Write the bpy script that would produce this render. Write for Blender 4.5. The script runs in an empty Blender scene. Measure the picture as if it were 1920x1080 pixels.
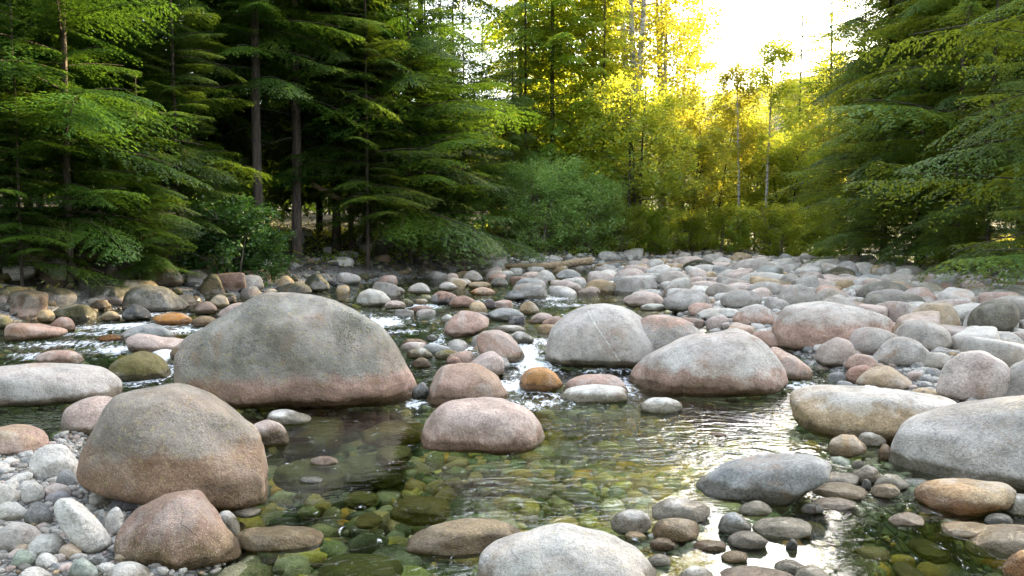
import bpy, bmesh, math, random
import numpy as np
from mathutils import Vector, Matrix

# ------------------------------------------------------------------ camera, sky, sun, exposure
sc = bpy.context.scene
col = sc.collection
CAMH, FPX, PITCH = 1.5, 1507.0, math.atan(100 / 1507.0)
cam = bpy.data.objects.new('camera', bpy.data.cameras.new('camera'))
col.objects.link(cam)
cam.location = (0, 0, CAMH)
cam.rotation_euler = (math.pi / 2 - PITCH, 0, 0)
cam.data.sensor_width = 36
cam.data.lens = FPX / 1920 * 36
cam.data.clip_start = 0.05
cam.data.clip_end = 3000
sc.camera = cam

SUN_AZ, SUN_EL = math.radians(40), math.radians(23)      # azimuth to the right of the view, elevation
world = bpy.data.worlds.new('World')
sc.world = world
world.use_nodes = True
wn = world.node_tree.nodes
sky = wn.new('ShaderNodeTexSky')
sky.sky_type = 'NISHITA'
sky.sun_disc = False
sky.sun_elevation = SUN_EL
sky.sun_rotation = SUN_AZ
sky.air_density = 1.0
sky.dust_density = 2.0
sky.ozone_density = 0.4
hsv = wn.new('ShaderNodeHueSaturation')          # thin bright evening cloud takes the blue out of the sky
hsv.inputs['Saturation'].default_value = 0.5
world.node_tree.links.new(sky.outputs[0], hsv.inputs['Color'])
world.node_tree.links.new(hsv.outputs[0], wn['Background'].inputs[0])
wn['Background'].inputs[1].default_value = 0.15

sd = Vector((math.sin(SUN_AZ) * math.cos(SUN_EL), math.cos(SUN_AZ) * math.cos(SUN_EL), math.sin(SUN_EL)))
sun = bpy.data.objects.new('sun', bpy.data.lights.new('sun', 'SUN'))
col.objects.link(sun)
sun.rotation_euler = sd.to_track_quat('Z', 'Y').to_euler()
sun.data.energy = 5.0
sun.data.angle = math.radians(0.5)
sun.data.color = (1.0, 0.76, 0.40)
sc.view_settings.view_transform = 'Standard'
sc.view_settings.look = 'None'
sc.view_settings.gamma = 1
sc.view_settings.use_curve_mapping = False
sc.view_settings.exposure = 3.33
sc.cycles.max_bounces = 7
sc.cycles.diffuse_bounces = 3
sc.cycles.glossy_bounces = 2
sc.cycles.transmission_bounces = 4
sc.cycles.transparent_max_bounces = 6
sc.cycles.caustics_reflective = False
sc.cycles.caustics_refractive = False
sc.cycles.sample_clamp_indirect = 6

R = np.random.default_rng(11)
random.seed(11)

# ------------------------------------------------------------------ geometry of the place
FW = np.array([0, math.cos(PITCH), -math.sin(PITCH)])
UP = np.array([0, math.sin(PITCH), math.cos(PITCH)])
CAMP = np.array([0, 0, CAMH])


def ray(px, py):
    d = FW * FPX + UP * (540 - py)
    d = d + np.array([1.0, 0, 0]) * (px - 960)
    return d / np.linalg.norm(d)


def project(P):
    q = P - CAMP
    f = q @ FW
    return 960 + q[:, 0] / f * FPX, 540 - (q @ UP) / f * FPX


def W(Y):
    """height of the stream surface, rising upstream"""
    return np.interp(Y, [-5, 7.6, 8.4, 9.6, 12, 45, 120, 600], [0, 0, .03, .11, .16, .45, 1.6, 8])


def w_at(px, py):
    d = ray(px, py)
    t = 1.5 / max(1e-3, -d[2])
    for _ in range(30):
        p = CAMP + d * t
        t += (p[2] - float(W(p[1]))) / -d[2] * .8
    return CAMP + d * t


def poly_w(pts):
    return np.array([w_at(a, b)[:2] for a, b in pts])


def sdist(P, poly):
    """signed distance, positive inside"""
    d2 = np.full(len(P), 1e9)
    ins = np.zeros(len(P), bool)
    n = len(poly)
    for i in range(n):
        a, b = poly[i], poly[(i + 1) % n]
        e = b - a
        w = P - a
        t = np.clip((w @ e) / (e @ e), 0, 1)
        q = w - t[:, None] * e
        d2 = np.minimum(d2, (q * q).sum(1))
        c = ((a[1] > P[:, 1]) != (b[1] > P[:, 1])) & (P[:, 0] < e[0] * (P[:, 1] - a[1]) / (e[1] if e[1] else 1e-9) + a[0])
        ins ^= c
    d = np.sqrt(d2)
    return np.where(ins, d, -d)


def hash3(i, j, k, s):
    h = (i * 374761393 + j * 668265263 + k * 1274126177 + s * 974711) & 0x7fffffff
    h = ((h ^ (h >> 13)) * 1103515245) & 0x7fffffff
    return ((h ^ (h >> 16)) & 0xffff) / 32768.0 - 1.0


def noise(P, s=0):
    P = np.asarray(P, float)
    F = np.floor(P).astype(np.int64)
    f = P - F
    f = f * f * (3 - 2 * f)
    r = 0
    for a in (0, 1):
        for b in (0, 1):
            for c in (0, 1):
                w = (f[:, 0] if a else 1 - f[:, 0]) * (f[:, 1] if b else 1 - f[:, 1]) * (f[:, 2] if c else 1 - f[:, 2])
                r = r + w * hash3(F[:, 0] + a, F[:, 1] + b, F[:, 2] + c, s)
    return r


def n2(x, y, sc_, s=0):
    return noise(np.stack([x * sc_, y * sc_, np.zeros_like(x) + .37 + s], 1), s)


# banks and bars, as polygons on the ground
LBANK = np.array([(-3.5, 2), (-3.6, 4.5), (-6.2, 7.5), (-8.0, 10.5), (-7.4, 13), (-6.6, 15), (-5.2, 18), (-3.6, 21.5), (-2.0, 24.5),
                  (1.5, 27.5), (4.2, 30), (9, 34), (12, 37), (14, 60), (20, 120), (-500, 120), (-500, -80), (-5, -80), (-4.5, -10)], float)
RBANK = np.array([(6, -80), (6, -10), (7, 2), (8.6, 9), (10.5, 14), (12.4, 18), (13, 22), (14.2, 27), (17.5, 34), (22, 42), (30, 60), (50, 120), (500, 120), (500, -80)], float)
RBAR = poly_w([(1535, 690), (1600, 735), (1680, 745), (1760, 780), (1830, 860), (2300, 900), (2600, 640), (1750, 505), (1500, 486),
               (1300, 488), (1150, 508), (1230, 545), (1250, 575), (1330, 615), (1450, 655)])
LBAR = poly_w([(-60, 868), (50, 862), (118, 812), (160, 812), (160, 900), (240, 945), (330, 960), (425, 1005), (430, 1060), (270, 1120), (-300, 1140), (-400, 880)])
COBB = poly_w([(1130, 1000), (1230, 950), (1330, 945), (1420, 975), (1480, 1000), (1500, 1060), (1520, 1120), (1180, 1120)])
COB2 = poly_w([(1500, 900), (1570, 868), (1640, 845), (1720, 880), (1740, 925), (1650, 950), (1530, 950)])


def ss(a, b, x):
    t = np.clip((x - a) / (b - a), 0, 1)
    return t * t * (3 - 2 * t)


def G(x, Y):
    x = np.atleast_1d(np.asarray(x, float))
    Y = np.atleast_1d(np.asarray(Y, float))
    P = np.stack([x, Y], 1)
    w = W(Y)
    shallow = ss(7, 10, Y)
    bed = -.42 + .22 * shallow
    bed = bed + .10 * n2(x, Y, .9, 3) + .04 * n2(x, Y, 3.1, 4)
    rb = sdist(P, RBAR); lb = sdist(P, LBAR); cb = sdist(P, COBB); c2 = sdist(P, COB2)
    z = bed
    z = z + (.10 + .06 * n2(x, Y, 1.3, 5) - z) * ss(-.5, .35, rb)
    z = z + (.07 + .04 * n2(x, Y, 2.3, 6) - z) * ss(-.45, .12, lb)
    z = z + (-.035 + .03 * n2(x, Y, 4, 7) - z) * ss(-.35, .15, cb)
    z = z + (-.03 - z) * ss(-.3, .1, c2)
    for B, k in ((LBANK, .20), (RBANK, .16)):
        d = sdist(P, B)
        up = k * np.clip(d, 0, 5) + .05 * np.clip(d - 5, 0, 60) + .1
        z = z + (up + .12 * n2(x, Y, .6, 8) - z) * ss(-.7, .5, d)
    # valley sides and the far ridge
    z = z + 65 * ss(70, 420, np.abs(x + 20)) + 70 * ss(110, 500, Y) + 6 * ss(100, 300, Y) * n2(x, Y, .012, 9)
    return w + z


def surf_pt(px, py):
    d = ray(px, py)
    t = 1.0
    for i in range(500):
        p = CAMP + d * t
        s = max(float(G(p[0], p[1])[0]), float(W(p[1])))
        if p[2] <= s:
            break
        t += max(.01, (p[2] - s) * .8)
    return CAMP + d * t


# ------------------------------------------------------------------ object helpers
def mesh_np(name, V, F, smooth=True, mats=(), attrs=(), midx=None):
    me = bpy.data.meshes.new(name)
    V = np.asarray(V, np.float32); F = np.asarray(F, np.int32)
    k = F.shape[1]
    me.vertices.add(len(V)); me.vertices.foreach_set('co', V.ravel())
    me.loops.add(F.size); me.loops.foreach_set('vertex_index', F.ravel())
    me.polygons.add(len(F))
    me.polygons.foreach_set('loop_start', np.arange(0, F.size, k, dtype=np.int32))
    me.polygons.foreach_set('loop_total', np.full(len(F), k, np.int32))
    me.update(calc_edges=True)
    if smooth:
        me.polygons.foreach_set('use_smooth', np.ones(len(F), bool))
    for m in mats:
        me.materials.append(m)
    if midx is not None:
        me.polygons.foreach_set('material_index', np.asarray(midx, np.int32))
    for an, typ, dom, data in attrs:
        a = me.attributes.new(an, typ, dom)
        a.data.foreach_set('color' if typ == 'FLOAT_COLOR' else 'value', np.asarray(data, np.float32).ravel())
    return me


def link(name, me, parent=None, loc=None):
    o = bpy.data.objects.new(name, me)
    col.objects.link(o)
    if parent:
        o.parent = parent
    if loc is not None:
        o.location = loc
    return o


def tag(o, label=None, cat=None, group=None, kind=None):
    for k, v in (('label', label), ('category', cat), ('group', group), ('kind', kind)):
        if v:
            o[k] = v
    return o


# ------------------------------------------------------------------ materials
class NT:
    def __init__(s, name):
        s.m = bpy.data.materials.new(name)
        s.m.use_nodes = True
        s.t = s.m.node_tree
        s.t.nodes.clear()

    def n(s, typ, ins=None, **kw):
        nd = s.t.nodes.new('ShaderNode' + typ)
        for k, v in kw.items():
            setattr(nd, k, v)
        for k, v in (ins or {}).items():
            if isinstance(v, bpy.types.NodeSocket):
                s.t.links.new(v, nd.inputs[k])
            else:
                nd.inputs[k].default_value = v
        return nd

    def math(s, op, a, b=0.0, c=0.0, clamp=False):
        nd = s.n('Math', {0: a, 1: b, 2: c}, operation=op)
        nd.use_clamp = clamp
        return nd.outputs[0]

    def mix(s, fac, a, b, blend='MIX'):
        nd = s.n('MixRGB', {0: fac, 1: a, 2: b}, blend_type=blend)
        return nd.outputs[0]

    def step(s, x, lo, hi, a=0.0, b=1.0):
        nd = s.n('MapRange', {'Value': x, 'From Min': lo, 'From Max': hi, 'To Min': a, 'To Max': b})
        nd.interpolation_type = 'SMOOTHSTEP'
        return nd.outputs[0]

    def noise(s, vec, scale, detail=3, rough=.55, dist=0.0):
        return s.n('TexNoise', {'Vector': vec, 'Scale': scale, 'Detail': detail, 'Roughness': rough, 'Distortion': dist}).outputs[0]

    def out(s, sh):
        s.t.links.new(sh, s.n('OutputMaterial').inputs[0])
        return s.m


def rock_mat(name, source):
    N = NT(name)
    geo = N.n('NewGeometry')
    P = geo.outputs['Position']
    sep = N.n('SeparateXYZ', {0: P})
    z = sep.outputs[2]
    nz = N.n('SeparateXYZ', {0: geo.outputs['Normal']}).outputs[2]

    def prop(nm):
        return N.n('Attribute', attribute_type='OBJECT', attribute_name=nm)
    if source == 'object':
        c1 = N.n('ObjectInfo').outputs['Color']
        c2 = prop('tint2').outputs['Color']
        band = prop('band').outputs['Fac']
        wl = prop('wl').outputs['Fac']
        lich = prop('lichen').outputs['Fac']
        moss = prop('moss').outputs['Fac']
        speck = prop('speckle').outputs['Fac']
    else:
        at = N.n('Attribute', attribute_type='GEOMETRY', attribute_name='col')
        c1 = at.outputs['Color']
        c2 = c1
        band = -99.0
        wl = N.n('Attribute', attribute_type='GEOMETRY', attribute_name='wl').outputs['Fac']
        lich = 0.1
        moss = 0.0
        speck = 0.5
    big = N.noise(P, 1.7, 4)
    mid = N.noise(P, 7.0, 5, .6)
    fine = N.noise(P, 52.0, 6, .75)
    grain = N.noise(P, 150.0, 2, .6)
    # two-tone banding with a ragged edge
    e = N.math('ADD', N.math('SUBTRACT', z, band), N.math('MULTIPLY', N.math('SUBTRACT', mid, .5), .35))
    c = N.mix(N.step(e, -.05, .07), c2, c1)
    c = N.mix(N.step(big, .42, .62, 0, .35), c, c2)
    c = N.mix(1.0, c, N.n('MapRange', {'Value': mid, 'From Min': .3, 'From Max': .7, 'To Min': .64, 'To Max': 1.28}).outputs[0], 'MULTIPLY')
    fr = N.n('MapRange', {'Value': fine, 'From Min': .32, 'From Max': .68, 'To Min': .58, 'To Max': 1.36}).outputs[0]
    c = N.mix(1.0, c, fr, 'MULTIPLY')
    gd = N.math('MULTIPLY', N.step(grain, .47, .38), N.math('MULTIPLY', speck, N.step(mid, .35, .6, .3, 1.0)))
    c = N.mix(N.math('MULTIPLY', gd, .62), c, (.035, .032, .03, 1))
    gl = N.math('MULTIPLY', N.step(grain, .60, .68), speck)
    c = N.mix(N.math('MULTIPLY', gl, .6), c, (.75, .70, .58, 1))
    # crusty lichen: dark mottles with pale rings, on the upper parts
    lm = N.math('MULTIPLY', N.step(fine, .50, .56), N.step(N.math('ADD', mid, N.math('MULTIPLY', lich, .22)), .52, .60))
    lm = N.math('MULTIPLY', lm, N.math('MULTIPLY', N.step(e, -.02, .12), N.step(N.noise(P, 1.3, 3, .6), .36, .58, .15, 1.0)))
    c = N.mix(N.math('MULTIPLY', lm, N.math('MULTIPLY', lich, .85), clamp=True), c, (.065, .068, .05, 1))
    lp = N.math('MULTIPLY', N.step(N.noise(P, 32, 4, .7), .57, .62), lich)
    c = N.mix(N.math('MULTIPLY', lp, .6), c, (.40, .33, .15, 1))
    dk = N.math('MULTIPLY', N.math('MULTIPLY', N.step(N.noise(P, 1.6, 5, .65), .46, .60), N.step(e, -.02, .12)), lich)
    c = N.mix(N.math('MULTIPLY', dk, .5), c, N.mix(1.0, c, (.42, .43, .32, 1), 'MULTIPLY'))
    # pale mineral crust and rusty stains, each with an outline of its own
    crust = N.math('MULTIPLY', N.step(N.noise(P, 2.6, 6, .65, .6), .50, .60), N.step(fine, .30, .55, .45, 1.0))
    c = N.mix(N.math('MULTIPLY', crust, N.math('SUBTRACT', .40, N.math('MULTIPLY', lich, .36))), c, (.56, .54, .49, 1))
    rust = N.step(N.noise(N.n('Mapping', {'Vector': P, 'Location': (7, 3, 5)}).outputs[0], 2.0, 6, .7, .8), .57, .68)
    c = N.mix(N.math('MULTIPLY', rust, .38), c, (.30, .15, .06, 1))
    # cracks
    vor = N.n('TexVoronoi', {'Vector': N.n('VectorMath', {0: P, 1: N.n('VectorMath', {0: N.n('TexNoise', {'Vector': P, 'Scale': 3.0}).outputs[1], 1: (.9, .9, .9)}, operation='MULTIPLY').outputs[0]}, operation='ADD').outputs[0],
                             'Scale': 1.5}, feature='DISTANCE_TO_EDGE').outputs['Distance']
    crack = N.math('MULTIPLY', N.step(vor, .008, .0), N.step(big, .60, .68))
    c = N.mix(N.math('MULTIPLY', crack, .35), c, (.06, .05, .045, 1))
    # moss
    mm = N.math('MULTIPLY', N.step(N.math('ADD', N.math('MULTIPLY', nz, .5), N.noise(P, 9, 4, .7)), .62, .78), moss)
    c = N.mix(mm, c, N.mix(fine, (.012, .016, .004, 1), (.035, .036, .008, 1)))
    # damp rim and algae under the water
    dz = N.math('SUBTRACT', z, wl)
    dn = N.math('ADD', dz, N.math('MULTIPLY', N.math('SUBTRACT', mid, .5), .10))
    wet = N.step(dn, .10, .06)
    c = N.mix(N.math('MULTIPLY', wet, .8 if source == 'object' else .2), c, N.mix(1.0, c, (.24, .20, .12, 1), 'MULTIPLY'))
    sub = N.step(dz, .0, -.06)
    c = N.mix(N.math('MULTIPLY', sub, .5 if source == 'object' else .12), c, N.mix(N.noise(P, 3.0, 3), (.05, .075, .025, 1), (.17, .12, .03, 1)))
    rough = N.math('SUBTRACT', .72, N.math('MULTIPLY', wet, .5))
    h = N.math('ADD', N.math('MULTIPLY', fine, .6), N.math('MULTIPLY', grain, .25))
    h = N.math('ADD', h, N.math('MULTIPLY', mid, 1.6))
    h = N.math('ADD', h, N.math('MULTIPLY', N.noise(P, 3.2, 5, .6, .5), 2.2))
    h = N.math('SUBTRACT', h, N.math('MULTIPLY', crack, .6))
    b = N.n('Bump', {'Height': h, 'Strength': .7, 'Distance': .035}).outputs[0]
    bs = N.n('BsdfPrincipled', {'Base Color': c, 'Roughness': rough, 'Normal': b, 'Specular IOR Level': .35})
    return N.out(bs.outputs[0])


M_ROCK = rock_mat('river_rock', 'object')
M_PEB = rock_mat('pebbles', 'attr')


def leaf_mat(name, dark, light, trans, tfac=.45):
    N = NT(name)
    v = N.n('Attribute', attribute_type='GEOMETRY', attribute_name='v').outputs['Fac']
    oi = N.n('ObjectInfo')
    c = N.mix(v, dark + (1,), light + (1,))
    hs = N.n('HueSaturation', {'Hue': N.math('ADD', .475, N.math('MULTIPLY', oi.outputs['Random'], .04)), 'Saturation': 1.0,
                               'Value': N.math('ADD', .8, N.math('MULTIPLY', oi.outputs['Random'], .4)), 'Color': c}).outputs[0]
    d = N.n('BsdfDiffuse', {0: hs})
    tc = N.mix(N.math('MULTIPLY', v, .6), trans + (1,), tuple(min(1, q * 1.3) for q in trans) + (1,))
    tc = N.n('HueSaturation', {'Hue': N.math('ADD', .488, N.math('MULTIPLY', oi.outputs['Random'], .034)), 'Color': tc}).outputs[0]
    t = N.n('BsdfTranslucent', {0: tc})
    m = N.n('MixShader', {0: tfac, 1: d.outputs[0], 2: t.outputs[0]})
    g = N.n('BsdfGlossy', {0: (.8, .85, .8, 1), 'Roughness': .45})
    m2 = N.n('MixShader', {0: .035, 1: m.outputs[0], 2: g.outputs[0]})
    return N.out(m2.outputs[0])


M_HEM = leaf_mat('hemlock_needles', (.007, .024, .004), (.066, .135, .012), (.14, .24, .02), .26)
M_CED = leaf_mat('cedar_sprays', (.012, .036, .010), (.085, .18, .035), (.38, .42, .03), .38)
M_DEC = leaf_mat('broad_leaves', (.040, .095, .012), (.11, .22, .03), (.62, .58, .05), .55)
M_WIL = leaf_mat('willow_leaves', (.12, .26, .06), (.30, .52, .16), (.36, .56, .08), .4)
M_MAP = leaf_mat('maple_leaves', (.015, .055, .010), (.05, .14, .025), (.08, .20, .03), .25)
M_CED_LIT = leaf_mat('sunlight_tinted_cedar_sprays', (.050, .12, .015), (.18, .32, .035), (.66, .69, .05), .57)  # sunlight put into a yellower, more translucent copy of the cedar colour
M_DEAD = leaf_mat('dry_needles', (.12, .09, .06), (.22, .19, .13), (.2, .15, .08), .3)


def bark_mat(name, a, b, scale=(14, 14, 2.5)):
    N = NT(name)
    P = N.n('NewGeometry').outputs['Position']
    m = N.n('Mapping', {'Vector': P, 'Scale': scale})
    f = N.noise(m.outputs[0], 1.0, 5, .7)
    c = N.mix(N.step(f, .35, .65), a + (1,), b + (1,))
    bp = N.n('Bump', {'Height': f, 'Strength': .8, 'Distance': .04}).outputs[0]
    return N.out(N.n('BsdfPrincipled', {'Base Color': c, 'Roughness': .9, 'Normal': bp}).outputs[0])


M_BARK = bark_mat('conifer_bark', (.025, .018, .013), (.085, .062, .045))
M_ALDER = bark_mat('alder_bark', (.16, .15, .13), (.50, .47, .41), (5, 5, 9))
M_LOG = bark_mat('bleached_wood', (.20, .13, .07), (.42, .32, .20), (3, 20, 20))
M_TWIG = bark_mat('dead_twigs', (.10, .08, .06), (.26, .22, .17))


def ground_mat():
    N = NT('gravel_and_soil')
    P = N.n('NewGeometry').outputs['Position']
    f = N.n('Attribute', attribute_type='GEOMETRY', attribute_name='soil').outputs['Fac']
    u = N.n('Attribute', attribute_type='GEOMETRY', attribute_name='under').outputs['Fac']
    v = N.n('TexVoronoi', {'Vector': P, 'Scale': 16.0, 'Randomness': 1.0})
    v2 = N.n('TexVoronoi', {'Vector': P, 'Scale': 16.0}, feature='DISTANCE_TO_EDGE').outputs['Distance']
    cc = N.mix(N.n('SeparateColor', {0: v.outputs['Color']}).outputs[0], (.16, .15, .13, 1), (.36, .35, .33, 1))
    cu = N.mix(N.n('SeparateColor', {0: v.outputs['Color']}).outputs[1], (.012, .025, .012, 1), (.07, .085, .025, 1))
    cc = N.mix(u, cc, cu)
    cc = N.mix(N.step(v2, .1, .0), cc, (.03, .028, .02, 1))
    n = N.noise(P, 4, 6, .7)
    soil = N.mix(n, (.010, .008, .004, 1), (.045, .038, .016, 1))
    c = N.mix(f, cc, soil)
    h = N.math('ADD', N.step(v2, 0, .25), n)
    b = N.n('Bump', {'Height': h, 'Strength': .8, 'Distance': .03}).outputs[0]
    return N.out(N.n('BsdfPrincipled', {'Base Color': c, 'Roughness': .85, 'Normal': b}).outputs[0])


def water_mat():
    N = NT('stream_water')
    P = N.n('NewGeometry').outputs['Position']
    foam = N.n('Attribute', attribute_type='GEOMETRY', attribute_name='foam').outputs['Fac']
    rip = N.n('Attribute', attribute_type='GEOMETRY', attribute_name='ripple').outputs['Fac']
    warp = N.n('VectorMath', {0: P, 1: N.n('VectorMath', {0: N.n('TexNoise', {'Vector': P, 'Scale': 1.4, 'Detail': 2}).outputs[1], 1: (.5, .5, 0)}, operation='MULTIPLY').outputs[0]}, operation='ADD').outputs[0]
    m1 = N.n('Mapping', {'Vector': warp, 'Scale': (5.5, 11, 1), 'Rotation': (0, 0, .35)}).outputs[0]
    m2 = N.n('Mapping', {'Vector': warp, 'Scale': (11, 24, 1), 'Rotation': (0, 0, -.15)}).outputs[0]
    a = N.noise(m1, 1, 2, .5)
    b = N.noise(m2, 1, 2, .5)
    h = N.math('ADD', N.math('MULTIPLY', a, 1.0), N.math('MULTIPLY', b, .42))
    h = N.math('MULTIPLY', h, rip)
    bp = N.n('Bump', {'Height': h, 'Strength': 1.0, 'Distance': .036}).outputs[0]
    fr = N.n('Fresnel', {'IOR': 1.33, 'Normal': bp}).outputs[0]
    t = N.n('BsdfTransparent', {0: (.84, .93, .72, 1)})
    rf = N.n('BsdfRefraction', {0: (.80, .90, .74, 1), 'IOR': 1.33, 'Roughness': 0.0, 'Normal': bp})
    g = N.n('BsdfGlossy', {0: (1, 1, 1, 1), 'Roughness': .03, 'Normal': bp})
    w = N.n('MixShader', {0: fr, 1: t.outputs[0], 2: g.outputs[0]})
    m3 = N.n('Mapping', {'Vector': warp, 'Scale': (16, 7, 8), 'Rotation': (0, 0, .5)}).outputs[0]
    fn = N.noise(m3, 1.0, 6, .75)
    ff = N.math('MULTIPLY', N.step(N.math('ADD', foam, N.math('MULTIPLY', N.math('SUBTRACT', fn, .5), 2.4)), .22, .62), .92, clamp=True)
    wb = N.n('Bump', {'Height': fn, 'Strength': .6, 'Distance': .05}).outputs[0]
    fo = N.n('BsdfPrincipled', {'Base Color': (.78, .82, .84, 1), 'Roughness': .35, 'Normal': wb})
    return N.out(N.n('MixShader', {0: ff, 1: w.outputs[0], 2: fo.outputs[0]}).outputs[0])


# ------------------------------------------------------------------ ground and water
def axis(segs):
    out = [segs[0][0]]
    for a, b, st in segs:
        n = max(1, int(round((b - a) / st)))
        out += list(np.linspace(a, b, n + 1)[1:])
    return np.array(out)


def grid(xs, ys):
    X, Y = np.meshgrid(xs, ys)
    nx, ny = len(xs), len(ys)
    i = np.arange(nx * ny).reshape(ny, nx)
    F = np.stack([i[:-1, :-1].ravel(), i[:-1, 1:].ravel(), i[1:, 1:].ravel(), i[1:, :-1].ravel()], 1)
    return X.ravel(), Y.ravel(), F


gx, gy, gF = grid(axis([(-600, -60, 20), (-60, -14, 1.2), (-14, 16, .1), (16, 60, 1.2), (60, 600, 20)]),
                  axis([(-40, 2, 2), (2, 12, .09), (12, 24, .18), (24, 60, .6), (60, 140, 4), (140, 900, 20)]))
gz = G(gx, gy)
gP = np.stack([gx, gy], 1)
dl, dr = sdist(gP, LBANK), sdist(gP, RBANK)
soil = np.maximum(ss(.3, 1.6, np.maximum(dl, dr)), ss(48, 56, gy))
under = ss(.02, -.08, gz - W(gy))
ground = link('ground', mesh_np('ground', np.stack([gx, gy, gz], 1), gF, True, [ground_mat()],
              [('soil', 'FLOAT', 'POINT', soil), ('under', 'FLOAT', 'POINT', under)]))
tag(ground, kind='structure')

FOAM = [  # px, py, half-width px, half-height px, strength
    (262, 705, 55, 16, 1.0), (310, 665, 24, 30, 1.0), (225, 655, 60, 10, .6), (120, 645, 110, 8, .45), (240, 612, 90, 7, .7), (350, 618, 50, 7, .6),
    (90, 668, 60, 8, .5), (660, 590, 60, 5, .4), (820, 640, 14, 22, .5), (880, 705, 20, 30, .35), (1000, 640, 50, 8, .5), (640, 660, 20, 30, .0), (760, 622, 40, 5, .45), (900, 590, 50, 4, .45), (1060, 572, 60, 4, .4), (930, 570, 60, 4, .4), (150, 625, 90, 5, .4), (712, 604, 45, 9, .85), (680, 612, 40, 6, .5), (780, 575, 50, 5, .6), (870, 568, 50, 6, .5), (985, 665, 28, 28, .85), (1005, 690, 35, 12, .8),
    (975, 725, 60, 14, .75), (1060, 745, 90, 12, .4), (990, 760, 70, 10, .45), (780, 758, 22, 8, .6), (700, 640, 60, 8, .3),
    (850, 660, 60, 12, .35), (1130, 695, 60, 7, .35), (1500, 725, 40, 12, .45), (1020, 560, 60, 6, .5), (950, 590, 50, 5, .4), (880, 655, 22, 10, .45),
    (1175, 728, 16, 20, .5), (720, 675, 60, 8, .3), (1085, 590, 40, 5, .3), (850, 600, 40, 6, .3), (270, 590, 60, 5, .55)]
wx, wy, wF = grid(axis([(-14, -9, .5), (-9, 7.5, .055), (7.5, 20, .4)]), axis([(1.5, 3, .25), (3, 15, .055), (15, 26, .11), (26, 46, .6)]))
wz0 = W(wy)
px, py = project(np.stack([wx, wy, wz0], 1))
foam = np.zeros(len(wx))
for fx, fy, a, b, s in FOAM:
    c = w_at(fx, fy)
    rx = a / FPX * c[1]
    ry = max(.12, abs(w_at(fx, fy - b)[1] - w_at(fx, fy + b)[1]) / 2)
    q = ((wx - c[0]) / rx) ** 2 + ((wy - c[1]) / ry) ** 2
    foam = np.maximum(foam, s * np.exp(-q * .9))
rapid = ss(7.4, 9.5, wy) * .55 + foam * .5
amp = .004 + .022 * rapid
wz = wz0 + amp * n2(wx, wy, 1.7, 1) + amp * .7 * n2(wx * .7, wy, 4.1, 2) + rapid * .018 * n2(wx, wy * 1.2, 8.3, 3) + foam * .03 * n2(wx, wy, 6.5, 5)
# the left part of the front pool lies calmer than the rest
cp = w_at(600, 900)
calm = np.exp(-(((wx - cp[0]) / 1.3) ** 2 + ((wy - cp[1]) / 2.2) ** 2))
cp = w_at(1600, 1030)
calm = np.maximum(calm, np.exp(-(((wx - cp[0]) / 1.5) ** 2 + ((wy - cp[1]) / .6) ** 2)))
ripple = np.clip(1.0 - calm * 1.0, .12, 1) + rapid * .5
ripple *= .62 + .5 * n2(wx, wy * 2.0, .9, 12)
keep = (wz0 - G(wx, wy)) > -.12
kf = keep[wF].any(1)
water = link('water', mesh_np('water', np.stack([wx, wy, wz], 1), wF[kf], True, [water_mat()],
             [('foam', 'FLOAT', 'POINT', foam), ('ripple', 'FLOAT', 'POINT', ripple)]))
tag(water, kind='structure')

# ------------------------------------------------------------------ rocks
ICO = {}


def ico(k):
    if k not in ICO:
        bm = bmesh.new()
        bmesh.ops.create_icosphere(bm, subdivisions=k, radius=1)
        V = np.array([v.co[:] for v in bm.verts])
        F = np.array([[v.index for v in f.verts] for f in bm.faces])
        bm.free()
        ICO[k] = (V / np.linalg.norm(V, axis=1)[:, None], F)
    return ICO[k]


TINT = {'g': (.325, .295, .26), 'l': (.48, .445, .40), 'w': (.58, .55, .49), 'b': (.27, .275, .265), 'k': (.06, .06, .062), 'p': (.43, .28, .215),
        'r': (.31, .175, .125), 'o': (.44, .19, .04), 't': (.38, .275, .155), 'v': (.14, .125, .03), 'd': (.145, .13, .10), 'n': (.20, .13, .07), 's': (.49, .385, .33)}


def hull(P):
    P = sorted(map(tuple, P))

    def half(Q):
        h = []
        for p in Q:
            while len(h) > 1 and (h[-1][0] - h[-2][0]) * (p[1] - h[-2][1]) - (h[-1][1] - h[-2][1]) * (p[0] - h[-2][0]) <= 0:
                h.pop()
            h.append(p)
        return h
    a, b = half(P), half(P[::-1])
    return np.array(a[:-1] + b[:-1])


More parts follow.
